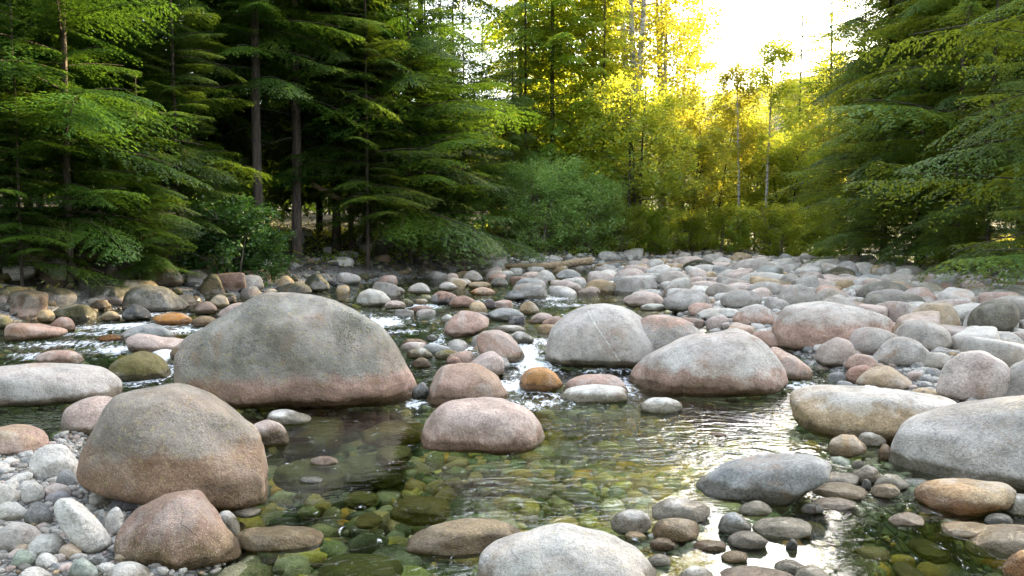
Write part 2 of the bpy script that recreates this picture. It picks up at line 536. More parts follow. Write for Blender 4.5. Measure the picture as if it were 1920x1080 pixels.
def hero(label, cat, pts, tint, tint2=None, dep=.75, pw=9, cuts=3, band=None, lich=.35, moss=0.0, speck=.6, lump=.065, name=None, seed=0, group=None, sink=0):
    """a boulder standing where its base line meets the ground, as wide and tall as its outline, with its own depth"""
    if sink:
        return drowned(label, cat, pts, tint, tint2, sink)
    rs = np.random.default_rng(int(abs(pts[0][0] * 7 + pts[0][1] * 13 + len(pts))) + seed)
    P = np.array(pts, float)
    x0, x1, yt, yb = P[:, 0].min(), P[:, 0].max(), P[:, 1].min(), P[:, 1].max()
    cx = (x0 + x1) / 2
    base = surf_pt(cx, yb)
    a = math.atan2(base[0], base[1])
    f = np.array([math.sin(a), math.cos(a), 0]); r = np.array([math.cos(a), -math.sin(a), 0])
    d0 = math.hypot(base[0], base[1])
    hw = (x1 - x0) / 2 / FPX * d0
    D = dep * hw
    D = min(D, hw * 1.4)
    dc = d0 + D * .82
    Q = []
    for qx, qy in P:
        d = ray(qx, qy)
        t = dc / (d @ f)
        p = CAMP + d * t
        Q.append((p @ r, p[2]))
    H = hull(Q)
    zlow = H[:, 1].min()
    c = np.array([(H[:, 0].min() + H[:, 0].max()) / 2, zlow + .38 * (H[:, 1].max() - zlow)])
    npx = x1 - x0
    k = 6 if npx > 180 else 5 if npx > 55 else 4 if npx > 16 else 3
    Dv, F = ico(k)
    S = np.zeros(len(Dv))
    pw = pw * 1.25
    n = len(H)
    for i in range(n):
        p, q = H[i], H[(i + 1) % n]
        e = q - p
        nn = np.array([e[1], -e[0]]); L = np.linalg.norm(nn)
        if L < 1e-6:
            continue
        nn /= L
        h = max(1e-3, nn @ (p - c))
        S += np.clip((Dv[:, 0] * nn[0] + Dv[:, 2] * nn[1]) / h, 0, None) ** pw * min(1, (L / hw) * 2.5)
    q = 2.7
    inv = (S ** (q / pw) + np.abs(Dv[:, 1] / D) ** q) ** (1 / q)
    for _ in range(cuts):                   # broad flat facets
        u = rs.normal(size=3); u[1] = -abs(u[1]) * 1.2 if rs.random() < .75 else u[1]; u[2] = abs(u[2]) * .8
        u /= np.linalg.norm(u)
        dots = Dv @ u
        sup = (dots / inv).max()
        h = sup * rs.uniform(.80, .95)
        inv = (inv ** 26 + np.clip(dots / h, 0, None) ** 26) ** (1 / 26)
    for _ in range(16):                     # many small worn faces
        u = rs.normal(size=3); u /= np.linalg.norm(u)
        dots = Dv @ u
        h = (dots / inv).max() * rs.uniform(.93, .985)
        inv = (inv ** 60 + np.clip(dots / h, 0, None) ** 60) ** (1 / 60)
    X = Dv / inv[:, None]
    size = hw
    so = int(rs.integers(1000))
    X = X + Dv * (lump * size * noise(X / size * 1.3 + so, so)[:, None] + lump * .42 * size * noise(X / size * 3.4 + so, so + 1)[:, None] - lump * .3 * size * np.abs(noise(X / size * 2.2 + so, so + 7))[:, None]
                  + .010 * size * noise(X / size * 9 + so, so + 2)[:, None])
    cu, cz = c

    def world_pts(X):
        return (cu + X[:, 0])[:, None] * r + (dc + X[:, 1])[:, None] * f + np.outer(cz + X[:, 2], [0, 0, 1])
    sl = float(base[2])
    for _ in range(3):
        Wp = world_pts(X)
        ux, uy = project(Wp)
        up = Wp[:, 2] > sl - .02 + sink
        if up.sum() < 8:
            break
        sx = (x1 - x0) / max(1, ux[up].max() - ux[up].min())
        X[:, 0] *= min(1.4, max(.7, sx))
        ux = 960 + (ux - 960)
        cu += ((x0 + x1) / 2 - (ux[up].max() + ux[up].min()) / 2) / FPX * dc * .9
        dz = (uy.min() - yt) / FPX * dc
        top = X[:, 2].max()
        if sink == 0 or True:
            X[:, 2] = np.where(X[:, 2] > 0, X[:, 2] * (1 + dz / max(.02, top)), X[:, 2])
    Wp = world_pts(X)
    org = np.array([cu * r[0] + dc * f[0], cu * r[1] + dc * f[1], float(Wp[:, 2].min())])
    me = mesh_np('rock', Wp - org, F, True, [M_ROCK])
    nm = name or {'boulder': 'boulder', 'rock': 'rock', 'cobble': 'cobble'}[cat]
    o = link(nm, me, loc=org)
    speck = speck * rs.uniform(.25, 1.1)
    set_rock(o, tint, tint2, sl + band * (1 if band is not None else 0) if band is not None else -99.0, lich, moss, speck, float(W(base[1] + D * .3)))
    tag(o, label, cat, group)
    rec = dict(o=o, x=org[0], y=org[1], r=hw, d=D, px=cx, py=(yt + yb) / 2, w=npx, bb=(x0, x1, yt, yb))
    ROCKS.append(rec)
    return o


def drowned(label, cat, pts, tint, tint2, sink):
    """a flat stone lying under the water surface"""
    P = np.array(pts, float)
    x0, x1, y0, y1 = P[:, 0].min(), P[:, 0].max(), P[:, 1].min(), P[:, 1].max()

    def hit(qx, qy):
        d = ray(qx, qy)
        return CAMP + d * ((CAMH - sink) / -d[2])
    a, b, l, r = hit((x0 + x1) / 2, y0), hit((x0 + x1) / 2, y1), hit(x0, (y0 + y1) / 2), hit(x1, (y0 + y1) / 2)
    c = (a + b) / 2
    hw, hd = (r[0] - l[0]) / 2, (a[1] - b[1]) / 2
    Dv, F = ico(5)
    so = int(x0 + y0)
    X = np.sign(Dv) * np.abs(Dv) ** .85
    X = X * (1 + .16 * noise(Dv * 1.3 + so, so) + .05 * noise(Dv * 3.5 + so, so))[:, None]
    X = X * np.array([hw, hd, min(hw, hd) * .45])
    X[:, 2] -= X[:, 2].max()
    o = link(cat, mesh_np('rock', X, F, True, [M_ROCK]), loc=c)
    set_rock(o, tint, tint2, -99.0, .2, 0, .4, 0.0)
    tag(o, label, cat)
    ROCKS.append(dict(o=o, x=c[0], y=c[1], r=hw, d=hd, px=(x0 + x1) / 2, py=(y0 + y1) / 2, w=x1 - x0, bb=(x0, x1, y0, y1)))
    return o


def set_rock(o, tint, tint2, band, lich, moss, speck, wl):
    t1 = TINT[tint] if isinstance(tint, str) else tint
    t2 = TINT[tint2] if isinstance(tint2, str) else (tint2 or tuple(min(1, q * .82) for q in t1))
    if moss > .3:        # shade of the bank trees put into the tint of mossy stones
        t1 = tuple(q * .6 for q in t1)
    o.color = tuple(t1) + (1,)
    o['tint2'] = [float(q) for q in t2]
    o['band'] = float(band)
    o['wl'] = float(wl)
    o['lichen'] = float(lich)
    o['moss'] = float(moss)
    o['speckle'] = float(speck)


ROCKS = []


def bb(x0, x1, y0, y1, sh=0, skew=0.0):
    """outline of a rounded stone in its bounding box; skew pushes its top left or right"""
    w, h = x1 - x0, y1 - y0
    m = (x0 + x1) / 2 + skew * w / 2
    if sh == 0:      # dome
        a = [(0, .72), (.06, .42), (.24, .14), (.42, .0), (.62, .02), (.82, .2), (.96, .5), (1, .75), (.88, .97), (.5, 1), (.12, .96)]
    elif sh == 1:    # flat
        a = [(0, .6), (.08, .3), (.3, .05), (.55, 0), (.8, .12), (.97, .45), (1, .7), (.85, .95), (.45, 1), (.12, .92)]
    elif sh == 2:    # angular
        a = [(0, .7), (.12, .25), (.4, 0), (.7, .1), (1, .6), (.95, .85), (.6, 1), (.15, .95)]
    else:            # egg
        a = [(0, .5), (.07, .24), (.25, .05), (.5, 0), (.75, .06), (.93, .25), (1, .52), (.93, .8), (.7, .98), (.3, .98), (.06, .8)]
    out = []
    for u, v in a:
        x = x0 + u * w
        out.append((x + skew * w * .3 * (1 - v) * (1 - abs(2 * u - 1)), y0 + v * h))
    return out


B = 'boulder'; K = 'rock'; C = 'cobble'
# large boulders, outline by outline
hero('biggest boulder, dark lichen-grey crown over a pink waterline band, left of centre', B,
     [(325, 700), (335, 660), (380, 620), (430, 590), (500, 558), (560, 548), (640, 550), (700, 572), (735, 610), (760, 660), (782, 700), (783, 735), (760, 752), (600, 764), (440, 766), (335, 724)],
     (.33, .31, .265), (.47, .30, .235), dep=.62, band=.25, lich=1.0, cuts=3, pw=11)
hero('big round brown-grey boulder with rusty orange lower right side, front left on the gravel', B,
     [(143, 860), (150, 815), (180, 765), (230, 733), (310, 718), (370, 735), (430, 772), (480, 820), (500, 865), (503, 900), (480, 938), (410, 954), (300, 940), (200, 925), (148, 900)],
     (.30, .255, .21), (.30, .19, .12), dep=.8, band=.28, lich=.8, cuts=3, pw=10, speck=1.0)
hero('speckled red and grey angular boulder at the pool edge, front left', B,
     [(213, 1010), (225, 985), (262, 945), (330, 918), (372, 922), (395, 948), (425, 995), (452, 1030), (405, 1050), (330, 1062), (260, 1056), (216, 1032)],
     (.38, .235, .19), (.20, .13, .06), dep=.8, band=.08, lich=.6, pw=14, cuts=3, speck=1.0)
hero('long low pale grey boulder at the left edge with a mossy right end', B,
     [(-70, 700), (0, 684), (100, 680), (170, 682), (212, 698), (230, 730), (205, 748), (100, 752), (-70, 760)], 'l', 's', dep=.45, band=.05, lich=.3, pw=9)
hero('pinkish blocky boulder standing behind the round brown-grey one', B,
     [(112, 808), (122, 768), (165, 742), (205, 744), (240, 765), (250, 800), (230, 818), (130, 815)], 's', 'p', dep=.7, pw=14, lich=.1, band=-.3)
hero('rounded tan boulder half cut by the left edge above the gravel', B,
     [(-30, 840), (-30, 806), (30, 795), (70, 799), (92, 820), (82, 840), (30, 852)], 't', 'p', dep=.8, band=.1, lich=.3)
hero('smooth pinkish-tan boulder alone in the middle of the pool', B,
     [(788, 835), (790, 800), (815, 770), (868, 748), (925, 744), (970, 760), (1005, 785), (1022, 832), (965, 850), (900, 846)], 's', 'p', dep=.72, band=.1, lich=.25, pw=10, cuts=3)
hero('orange-pink faceted boulder just behind the mid-pool boulder', B,
     [(798, 745), (812, 710), (838, 682), (900, 680), (932, 698), (955, 745), (885, 760), (820, 760)], 'p', 't', dep=.7, lich=.3, pw=14, cuts=4)
hero('pale rose boulder leaning on the faceted orange-pink one', B,
     [(872, 700), (885, 680), (905, 662), (930, 658), (946, 676), (944, 702), (905, 708)], 's', 'p', dep=.9, lich=.1)
hero('orange-brown rounded boulder beside the white chute of water', B,
     [(892, 645), (895, 628), (925, 618), (955, 628), (978, 652), (984, 672), (962, 683), (905, 672)], 'p', 'n', dep=.8, band=.12, lich=.2)
hero('salmon-pink slanting boulder in the middle of the riffle', B,
     [(832, 626), (848, 590), (860, 582), (895, 584), (917, 596), (914, 612), (888, 630), (850, 635)], 'p', 's', dep=.7, lich=.1, pw=15, cuts=3)
hero('amber-orange wet boulder at the foot of the chute', B,
     [(973, 728), (978, 708), (992, 693), (1020, 688), (1042, 700), (1056, 724), (1030, 736), (992, 733)], (.40, .21, .08), 'o', dep=.8, lich=.2)
hero('low grey-pink boulder behind the pale oval one', B,
     [(1056, 735), (1075, 710), (1110, 701), (1150, 704), (1175, 722), (1178, 738), (1100, 742)], 'p', 'g', dep=.7, lich=.3)
hero('pale oval boulder with brown left end, right of the amber one', B,
     [(1050, 748), (1068, 728), (1110, 720), (1160, 727), (1177, 744), (1135, 754), (1070, 754)], 'w', 't', dep=.6, lich=.2)
hero('small white stone alone in the current before the pink boulder', K, bb(1200, 1280, 745, 774, 1, -.3), 'w', 'w', dep=.8, lich=.05)
hero('grey-pink hump joined behind the quartz-striped boulder on its right', B,
     [(1180, 665), (1190, 600), (1225, 590), (1262, 595), (1290, 602), (1318, 622), (1330, 650), (1300, 680), (1200, 690)], 'p', 'g', dep=.6, band=.45, lich=.5)
vb = hero('big pale grey boulder crossed by a white quartz stripe, right of centre', B,
     [(1022, 678), (1024, 635), (1042, 603), (1075, 580), (1110, 569), (1180, 573), (1215, 592), (1232, 620), (1240, 660), (1236, 690), (1100, 689), (1030, 684)],
     'l', 's', dep=.75, lich=.35, band=-.2, pw=12, cuts=2, lump=.035)
hero('big tilted pink-grey boulder with a pointed right end, in the water right of centre', B,
     [(1180, 708), (1184, 688), (1230, 655), (1300, 627), (1370, 617), (1410, 624), (1445, 668), (1478, 715), (1445, 734), (1350, 740), (1230, 739), (1190, 726)],
     'l', 'p', dep=.6, band=.2, lich=.25, pw=12, cuts=3)
hero('orange slab wedged behind the pointed pink-grey boulder', B, [(1430, 668), (1452, 650), (1488, 664), (1524, 698), (1518, 712), (1480, 714), (1440, 700)], 'p', 'o', dep=.7, lich=.1, pw=13)
hero('small pink blocky boulder under the left end of the flat-topped one', K, [(1408, 650), (1410, 626), (1440, 620), (1470, 626), (1472, 650), (1440, 658)], 'p', 'r', dep=.8, pw=12)
hero('broad flat-topped pale boulder with undercut pink face on the right bar', B,
     [(1447, 640), (1450, 600), (1475, 572), (1560, 564), (1620, 572), (1662, 592), (1673, 625), (1640, 645), (1560, 652), (1480, 656)], 'l', 'p', dep=.7, band=.28, lich=.35, pw=14, cuts=4)
hero('long smooth tan boulder lying at the right edge of the pool', B,
     [(1480, 762), (1484, 732), (1520, 721), (1600, 722), (1700, 730), (1790, 748), (1815, 775), (1780, 800), (1660, 826), (1560, 818), (1500, 798)], 'l', 't', dep=.55, band=.22, lich=.15, pw=10, cuts=2)
hero('huge smooth grey boulder cut by the right edge', B,
     [(1662, 885), (1664, 840), (1688, 792), (1740, 766), (1850, 748), (1960, 735), (2060, 750), (2090, 800), (2080, 880), (1920, 908), (1720, 912)], 'g', 'l', dep=.55, band=.3, lich=.35, pw=10, cuts=3)
hero('rounded tan boulder with rusty right side in front of the huge grey one', B,
     [(1713, 928), (1724, 908), (1770, 896), (1850, 898), (1900, 908), (1906, 928), (1890, 946), (1800, 962), (1740, 955)], 't', 'o', dep=.6, band=.03, lich=.1)
hero('blue-grey veined slab sloping into the pool on the right', B,
     [(1305, 908), (1368, 868), (1440, 850), (1520, 849), (1560, 872), (1548, 896), (1482, 940), (1420, 943), (1312, 924)], 'b', 'g', dep=.6, lich=.1, pw=15, cuts=3, band=-.5)
hero('large pale speckled boulder cut by the bottom edge, centre', B,
     [(888, 1085), (930, 1030), (980, 1000), (1060, 980), (1120, 989), (1190, 1020), (1232, 1085), (1200, 1125), (920, 1125)], 'w', 's', dep=.6, lich=.45, pw=10, cuts=3, speck=1)
hero('tan speckled boulder like a loaf in the pool, left of the bottom pale one', B,
     [(760, 1018), (800, 990), (868, 971), (930, 974), (980, 1000), (900, 1032), (830, 1037), (775, 1030)], 't', 'n', dep=.55, lich=.5, pw=10, speck=1)
hero('olive-tan flat oval boulder awash in the pool near the bottom left', B, bb(440, 608, 985, 1032, 3), 't', 'v', dep=.5, lich=.3)
hero('white stone tip of a mostly drowned flat boulder', K, [(500, 785), (512, 770), (535, 767), (560, 775), (584, 784), (560, 795), (515, 797)], 'w', 'w', dep=.7, lich=0)
hero('pink pitted boulder touching the round brown-grey one on its right', K, bb(455, 542, 787, 838, 0), 's', 'n', dep=.7, band=.08, lich=.6)
hero('warm angular tan rock before the long smooth tan boulder', K, bb(1550, 1626, 814, 856, 2), 't', 'o', dep=.7, pw=14, lich=.2)
hero('pale wedge rock behind the warm angular tan one', K, bb(1605, 1662, 810, 838, 2), 'w', 't', dep=.6, pw=14)
hero('brown stone pressed against the left side of the huge grey boulder', K, bb(1645, 1674, 832, 864, 0), 'n', 'r', dep=.8)
hero('smooth grey round boulder behind the quartz-striped one', B, bb(1243, 1332, 541, 588, 3), 'g', 'g', dep=.8, lich=.2, pw=8)
hero('long pale pink flat rock left of the smooth grey round boulder', B, bb(1168, 1246, 546, 577, 1), 's', 'p', dep=.6)
hero('grey dome with a black chipped left side behind the flat-topped boulder', B, bb(1455, 1538, 533, 580, 0), 'g', 'd', dep=.75, lich=.4)
hero('egg-shaped grey boulder left of the black-chipped dome', B, bb(1350, 1428, 543, 582, 3), 'g', 'g', dep=.75)
hero('pink-cheeked grey boulder left of the flat-topped one', B, bb(1373, 1453, 570, 612, 0, .3), 'l', 'p', dep=.7, band=.15)
hero('peaked grey boulder between the black-chipped dome and two dark eggs', B, bb(1525, 1600, 540, 575, 2), 'g', 't', dep=.8)
hero('long dark grey whaleback boulder on the right behind the two eggs', B, bb(1604, 1712, 527, 566, 1), 'd', 'g', dep=.6, lich=.4)
hero('left one of two dark egg boulders with black lichen', B, bb(1617, 1668, 551, 587, 3), 'd', 'g', dep=.8, lich=.9)
hero('right one of two dark egg boulders with black lichen', B, bb(1668, 1736, 551, 590, 3), 'd', 'g', dep=.8, lich=.9)
hero('dark round boulder with black cracks near the right edge', B, [(1813, 605), (1822, 580), (1850, 562), (1880, 560), (1905, 575), (1912, 595), (1898, 620), (1850, 628), (1820, 618)], 'd', 'g', dep=.8, lich=.8, pw=12)
hero('tan hump boulder left of the dark round one', B, bb(1700, 1803, 567, 626, 0), 't', 'g', dep=.7, lich=.3)
hero('grey tapering boulder in front of the tan hump', B, bb(1668, 1788, 600, 658, 0, -.3), 'g', 't', dep=.6, lich=.25)
hero('smooth grey mound between pink rocks and the tapering boulder', B, bb(1635, 1748, 631, 688, 0), 'g', 'l', dep=.7, lich=.2)
hero('pink-grey angular rock left of the smooth grey mound', B, bb(1527, 1608, 632, 690, 2, .4), 's', 'g', dep=.7, lich=.4, pw=13)
hero('small peach rock right of the pink-grey angular one', K, bb(1583, 1646, 663, 696, 2), 'p', 's', dep=.7)
hero('brown-pink egg rock left of the tan pitted one', K, bb(1585, 1642, 684, 722, 3, .4), 'r', 'p', dep=.7, lich=.2)
hero('tan pitted boulder above the long smooth tan one', B, bb(1603, 1711, 685, 736, 0, -.2), 't', 's', dep=.7, lich=.35)
hero('large pale pink boulder with a white sheen at the right', B, [(1755, 735), (1770, 690), (1800, 662), (1850, 657), (1895, 672), (1900, 720), (1880, 750), (1800, 756)], 's', 'w', dep=.6, pw=12, lich=.1)
hero('grey slab boulder rising at the right edge above the huge one', B, [(1865, 740), (1885, 690), (1930, 664), (1990, 660), (2010, 740), (1930, 760), (1870, 758)], 'g', 'g', dep=.5, pw=12)
hero('long pale cobble leaning on the large pale pink boulder', K, bb(1720, 1786, 660, 692, 1), 'l', 't', dep=.6)
hero('grey-white boulder between the dark round one and the pink sheen', B, bb(1842, 1925, 621, 664, 0), 'l', 't', dep=.7)
hero('blue-grey boulder behind the pale cobble at right', B, bb(1780, 1862, 621, 656, 0, .3), 'b', 'g', dep=.7)
hero('moss-capped pale boulder at the far end of the bar', B, bb(1278, 1345, 486, 514, 0), 'l', 'k', dep=.7, moss=1.0, lich=.6)
hero('broad grey mound boulder at the far end of the bar', B, bb(1362, 1462, 484, 515, 0), 'g', 's', dep=.6, lich=.2)
hero('pale peaked boulder in front of the broad grey mound', B, bb(1342, 1404, 505, 530, 2), 'l', 's', dep=.7)
hero('pinkish grey heap-like boulder left end of the far bar', B, bb(1150, 1215, 502, 535, 0), 's', 'g', dep=.7, lich=.3)
hero('grey wedge boulder on the far bar left of the peaked one', B, bb(1228, 1298, 507, 535, 2), 'g', 's', dep=.7)
hero('dark-capped boulder on the far bar near the overhanging boughs', B, bb(1545, 1606, 500, 528, 0), 'd', 't', dep=.8, moss=.7)
hero('mossy low boulder on the far bar behind the black-chipped dome', K, bb(1490, 1545, 513, 534, 1), 'd', 't', dep=.8, moss=1.0)
hero('grey flat boulder with a pale cap above the pink-cheeked one', B, bb(1400, 1475, 528, 556, 1), 'g', 'l', dep=.7)
hero('grey-brown leaning rock behind the egg-shaped grey boulder', B, bb(1322, 1382, 530, 560, 2), 'g', 'n', dep=.7)
hero('flat white slab lying left of the pink-cheeked boulder', K, bb(1310, 1392, 577, 598, 1), 'w', 't', dep=.6)
hero('bright white rounded rock peeking over the quartz-striped boulder', K, bb(1200, 1252, 569, 584, 1), 'w', 'w', dep=.6)
hero('pale blue-grey pyramid boulder near the far bank', B, bb(964, 1026, 521, 547, 2), 'b', 'l', dep=.7)
hero('white flat rock in front of the blue-grey pyramid', K, bb(976, 1024, 540, 554, 1), 'w', 't', dep=.6)
hero('cream boulder with a rusty cheek under the fallen log', B, bb(1004, 1042, 506, 532, 2), 'w', 'p', dep=.8)
hero('bluish flat boulder under the right end of the fallen log', B, bb(1042, 1090, 505, 526, 1), 'b', 'l', dep=.7)
hero('dark slate boulder in the riffle below the blue-grey pyramid', B, bb(945, 986, 545, 564, 2), 'k', 'b', dep=.7, lich=.1)
hero('pale blue flat boulder right of the salmon-pink one', B, bb(914, 984, 577, 602, 1), 'b', 'l', dep=.7)
hero('tan angular rock standing right of the pale blue flat boulder', K, bb(974, 1011, 565, 592, 2), 't', 'w', dep=.7, pw=14)
hero('pink rounded rock left of the quartz-striped boulder', K, bb(990, 1042, 586, 608, 0), 's', 'p', dep=.7)
hero('greyish pink rock touching the quartz-striped boulder at its left top', K, bb(1015, 1062, 592, 618, 0), 'p', 'g', dep=.7)
hero('white-topped wet rock above the chute', K, bb(948, 1001, 621, 645, 0, -.3), 'w', 'd', dep=.7, band=.1)
hero('grey low rock above the white-topped one', K, bb(925, 985, 609, 624, 1), 'l', 'v', dep=.7)
hero('dark red boulder with a black wet face in the upper riffle', B, bb(807, 860, 545, 573, 0, -.3), 'r', 'k', dep=.7, band=.12)
hero('dusky pink boulder right of the dark red one', B, bb(842, 894, 554, 578, 0), 'r', 'p', dep=.7)
hero('dark brown pointed rock in the riffle', K, bb(904, 932, 560, 581, 2), 'k', 'r', dep=.8)
hero('orange rounded boulder glowing at the far waterline', B, bb(882, 928, 538, 554, 0), 'o', 'p', dep=.7, lich=0)
hero('white and brown faceted boulder behind the biggest one', B, bb(668, 733, 541, 576, 2), 'w', 't', dep=.7, pw=14)
hero('low pink-brown rock right of the white and brown faceted one', K, bb(720, 762, 563, 580, 2), 's', 'n', dep=.7)
hero('red-brown flat rock awash in the riffle', K, bb(767, 814, 573, 587, 1), 'r', 'n', dep=.7)
hero('yellow-green small rock with white water around it', K, bb(778, 802, 560, 573, 3), 't', 'v', dep=.8)
hero('dark mossy rock awash left of the yellow-green one', K, bb(748, 776, 560, 577, 1), 'v', 'k', dep=.8)
hero('grey rounded boulder on the far shingle left of centre', B, bb(868, 905, 507, 530, 0), 'g', 't', dep=.8)
hero('oval grey boulder left of the rounded far-shingle one', B, bb(850, 884, 522, 539, 3), 'g', 's', dep=.8)
hero('tan-grey oval boulder in front of the rounded far-shingle one', B, bb(878, 920, 528, 543, 3), 't', 'g', dep=.8)
hero('pale mossy boulder under the brush pile', K, bb(920, 952, 520, 538, 0), 'l', 'v', dep=.8, moss=.4)
hero('pale grey boulder with a brown foot at the far waterline', B, bb(765, 808, 530, 552, 0), 'l', 'p', dep=.7)
hero('tan-grey wedge boulder at the far waterline', B, bb(822, 858, 528, 546, 2), 'l', 't', dep=.7, lich=.5)
hero('grey-brown boulder pair end at the far waterline behind the biggest one', B, bb(718, 760, 536, 552, 0), 'g', 't', dep=.7)
hero('orange flat rock washed by the riffle right of the biggest boulder', K, bb(754, 801, 635, 650, 1), 'p', 'o', dep=.7)
hero('olive wet rock below the orange flat one', K, bb(814, 863, 655, 675, 1), 'v', 'v', dep=.7)
hero('whitish olive-footed rock touching the right shoulder of the biggest boulder', K, bb(762, 812, 651, 673, 0), 'w', 'v', dep=.7, band=.07)
hero('olive-brown rock squeezed behind the biggest boulder right flank', K, bb(772, 808, 670, 690, 0), 'n', 'v', dep=.7)
hero('black wet rock between the biggest boulder and the faceted orange-pink one', K, bb(772, 808, 716, 750, 0), 'k', 'k', dep=.8)
hero('pink-brown knob above the faceted orange-pink boulder', K, bb(838, 868, 669, 690, 0), 'r', 't', dep=.8)
hero('small slate rock left of the salmon-pink boulder', K, bb(798, 822, 627, 640, 2), 'b', 'k', dep=.8)
hero('white rock touching the left foot of the salmon-pink boulder', K, bb(826, 852, 589, 607, 0), 'w', 'b', dep=.8)
hero('orange-pink log-shaped boulder at the left edge', B, [(8, 625), (14, 607), (35, 605), (60, 611), (100, 613), (128, 622), (100, 632), (50, 638), (15, 640)], 'p', 'o', dep=.5, lich=.3)
hero('pink long boulder with a bumpy left end behind the white chute', B, [(235, 652), (236, 634), (262, 625), (300, 634), (360, 640), (372, 652), (340, 662), (250, 662)], 's', 'p', dep=.5, lich=.1)
hero('purple-grey dome behind the bumpy pink boulder', B, bb(226, 328, 607, 642, 0, .2), 'b', 'p', dep=.6, lich=.1)
hero('olive wet boulder in the white water left of the biggest one', B, bb(202, 322, 658, 716, 0, .1), 'v', 'n', dep=.7, lich=.2, pw=12)
hero('brown wet boulder tucked behind the left shoulder of the biggest one', B, bb(318, 378, 639, 678, 0), 'n', 'v', dep=.7)
hero('dull pink low boulder behind the long pale grey one', B, bb(66, 158, 656, 686, 1), 'p', 'r', dep=.5, lich=.2)
hero('rusty orange boulder by the far left waterline', B, bb(286, 362, 585, 610, 1), 'o', 'v', dep=.6, lich=.3)
hero('brown wet rock right of the rusty orange boulder', K, bb(358, 410, 592, 614, 1), 'n', 't', dep=.7)
hero('pink-topped boulder at the upper left shoulder of the biggest one', B, bb(408, 490, 567, 602, 0, .2), 's', 'r', dep=.7, lich=.2)
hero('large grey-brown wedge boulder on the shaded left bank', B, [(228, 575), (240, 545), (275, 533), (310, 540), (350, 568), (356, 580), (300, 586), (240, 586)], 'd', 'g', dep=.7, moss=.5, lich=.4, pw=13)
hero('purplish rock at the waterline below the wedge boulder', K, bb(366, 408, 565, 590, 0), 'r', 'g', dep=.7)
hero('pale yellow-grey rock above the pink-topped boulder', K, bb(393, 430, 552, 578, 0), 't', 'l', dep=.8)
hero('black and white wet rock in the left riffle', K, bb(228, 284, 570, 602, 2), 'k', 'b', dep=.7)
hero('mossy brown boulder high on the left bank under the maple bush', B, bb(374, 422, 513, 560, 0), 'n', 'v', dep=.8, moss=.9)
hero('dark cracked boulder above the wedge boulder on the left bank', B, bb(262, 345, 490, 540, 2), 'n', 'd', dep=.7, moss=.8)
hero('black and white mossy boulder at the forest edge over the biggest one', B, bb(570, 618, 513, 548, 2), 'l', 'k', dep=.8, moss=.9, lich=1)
hero('pale rock left of the black and white mossy one', K, bb(492, 524, 541, 556, 0), 't', 'l', dep=.8)
hero('grey-black lichen rock between the pale rock and the mossy one', K, bb(520, 585, 530, 556, 1), 'g', 'k', dep=.8, moss=.6, lich=1)
hero('tan egg rock at the left edge waterline', K, bb(68, 104, 580, 606, 3), 't', 'g', dep=.8)
hero('dark brown boulder right of the tan egg rock', B, bb(92, 142, 594, 622, 0), 'r', 'd', dep=.8)
hero('olive boulder cut by the left edge at the waterline', B, bb(-20, 26, 590, 618, 0), 'v', 'd', dep=.8)
hero('yellowish rock at the left waterline between two dark ones', K, bb(188, 226, 583, 602, 0), 't', 'v', dep=.8)
hero('orange drowned rock in the left riffle', K, bb(182, 236, 627, 640, 1), 'o', 'o', dep=.7)
# stones seen through the pool water
hero('drowned olive slab around the white stone tip', B, bb(520, 640, 770, 808, 3), 'v', 't', dep=.6, sink=-.05)
hero('long drowned orange stone left of the mid-pool boulder', K, bb(680, 790, 784, 806, 3), 'o', 't', dep=.5, sink=-.1)
hero('drowned tan flat stone left of the mid-pool boulder waterline', K, bb(708, 772, 828, 850, 3), 't', 'v', dep=.6, sink=-.12)
hero('drowned flat amber stone in the middle of the clear pool', K, bb(730, 845, 920, 952, 3), 'o', 'v', dep=.6, sink=-.08)
hero('drowned yellow round stone left of the amber one', K, bb(648, 708, 915, 936, 3), (.35, .25, .05), 'v', dep=.7, sink=-.15)
hero('drowned tan stone with a pink tip in the clear pool', K, bb(520, 655, 852, 886, 3), 't', 'v', dep=.6, sink=-.03)
hero('pink stone tip just breaking the clear pool', C, bb(580, 634, 855, 872, 1), 'p', 's', dep=.6)
hero('large drowned green stone at the bottom left of the pool', B, bb(590, 750, 1020, 1075, 3), (.13, .17, .06), 'v', dep=.6, sink=-.12)
hero('drowned orange stone at the lower left of the pool', K, bb(668, 714, 958, 978, 3), 'o', 't', dep=.7, sink=-.15)
hero('drowned green-grey flat stone behind the yellow round one', K, bb(640, 760, 838, 875, 3), (.13, .17, .11), 'v', dep=.6, sink=-.2)
hero('small grey stone breaking the clear pool by the round boulder', C, bb(560, 606, 893, 906, 1), 'b', 'g', dep=.6)
hero('drowned brown orange stone in the bottom right pool', K, bb(1680, 1728, 1048, 1080, 0), 'r', 'o', dep=.7, sink=-.12)
hero('drowned green stone in the bottom right pool', K, bb(1715, 1770, 1005, 1040, 3), 'v', 'v', dep=.7, sink=-.1)
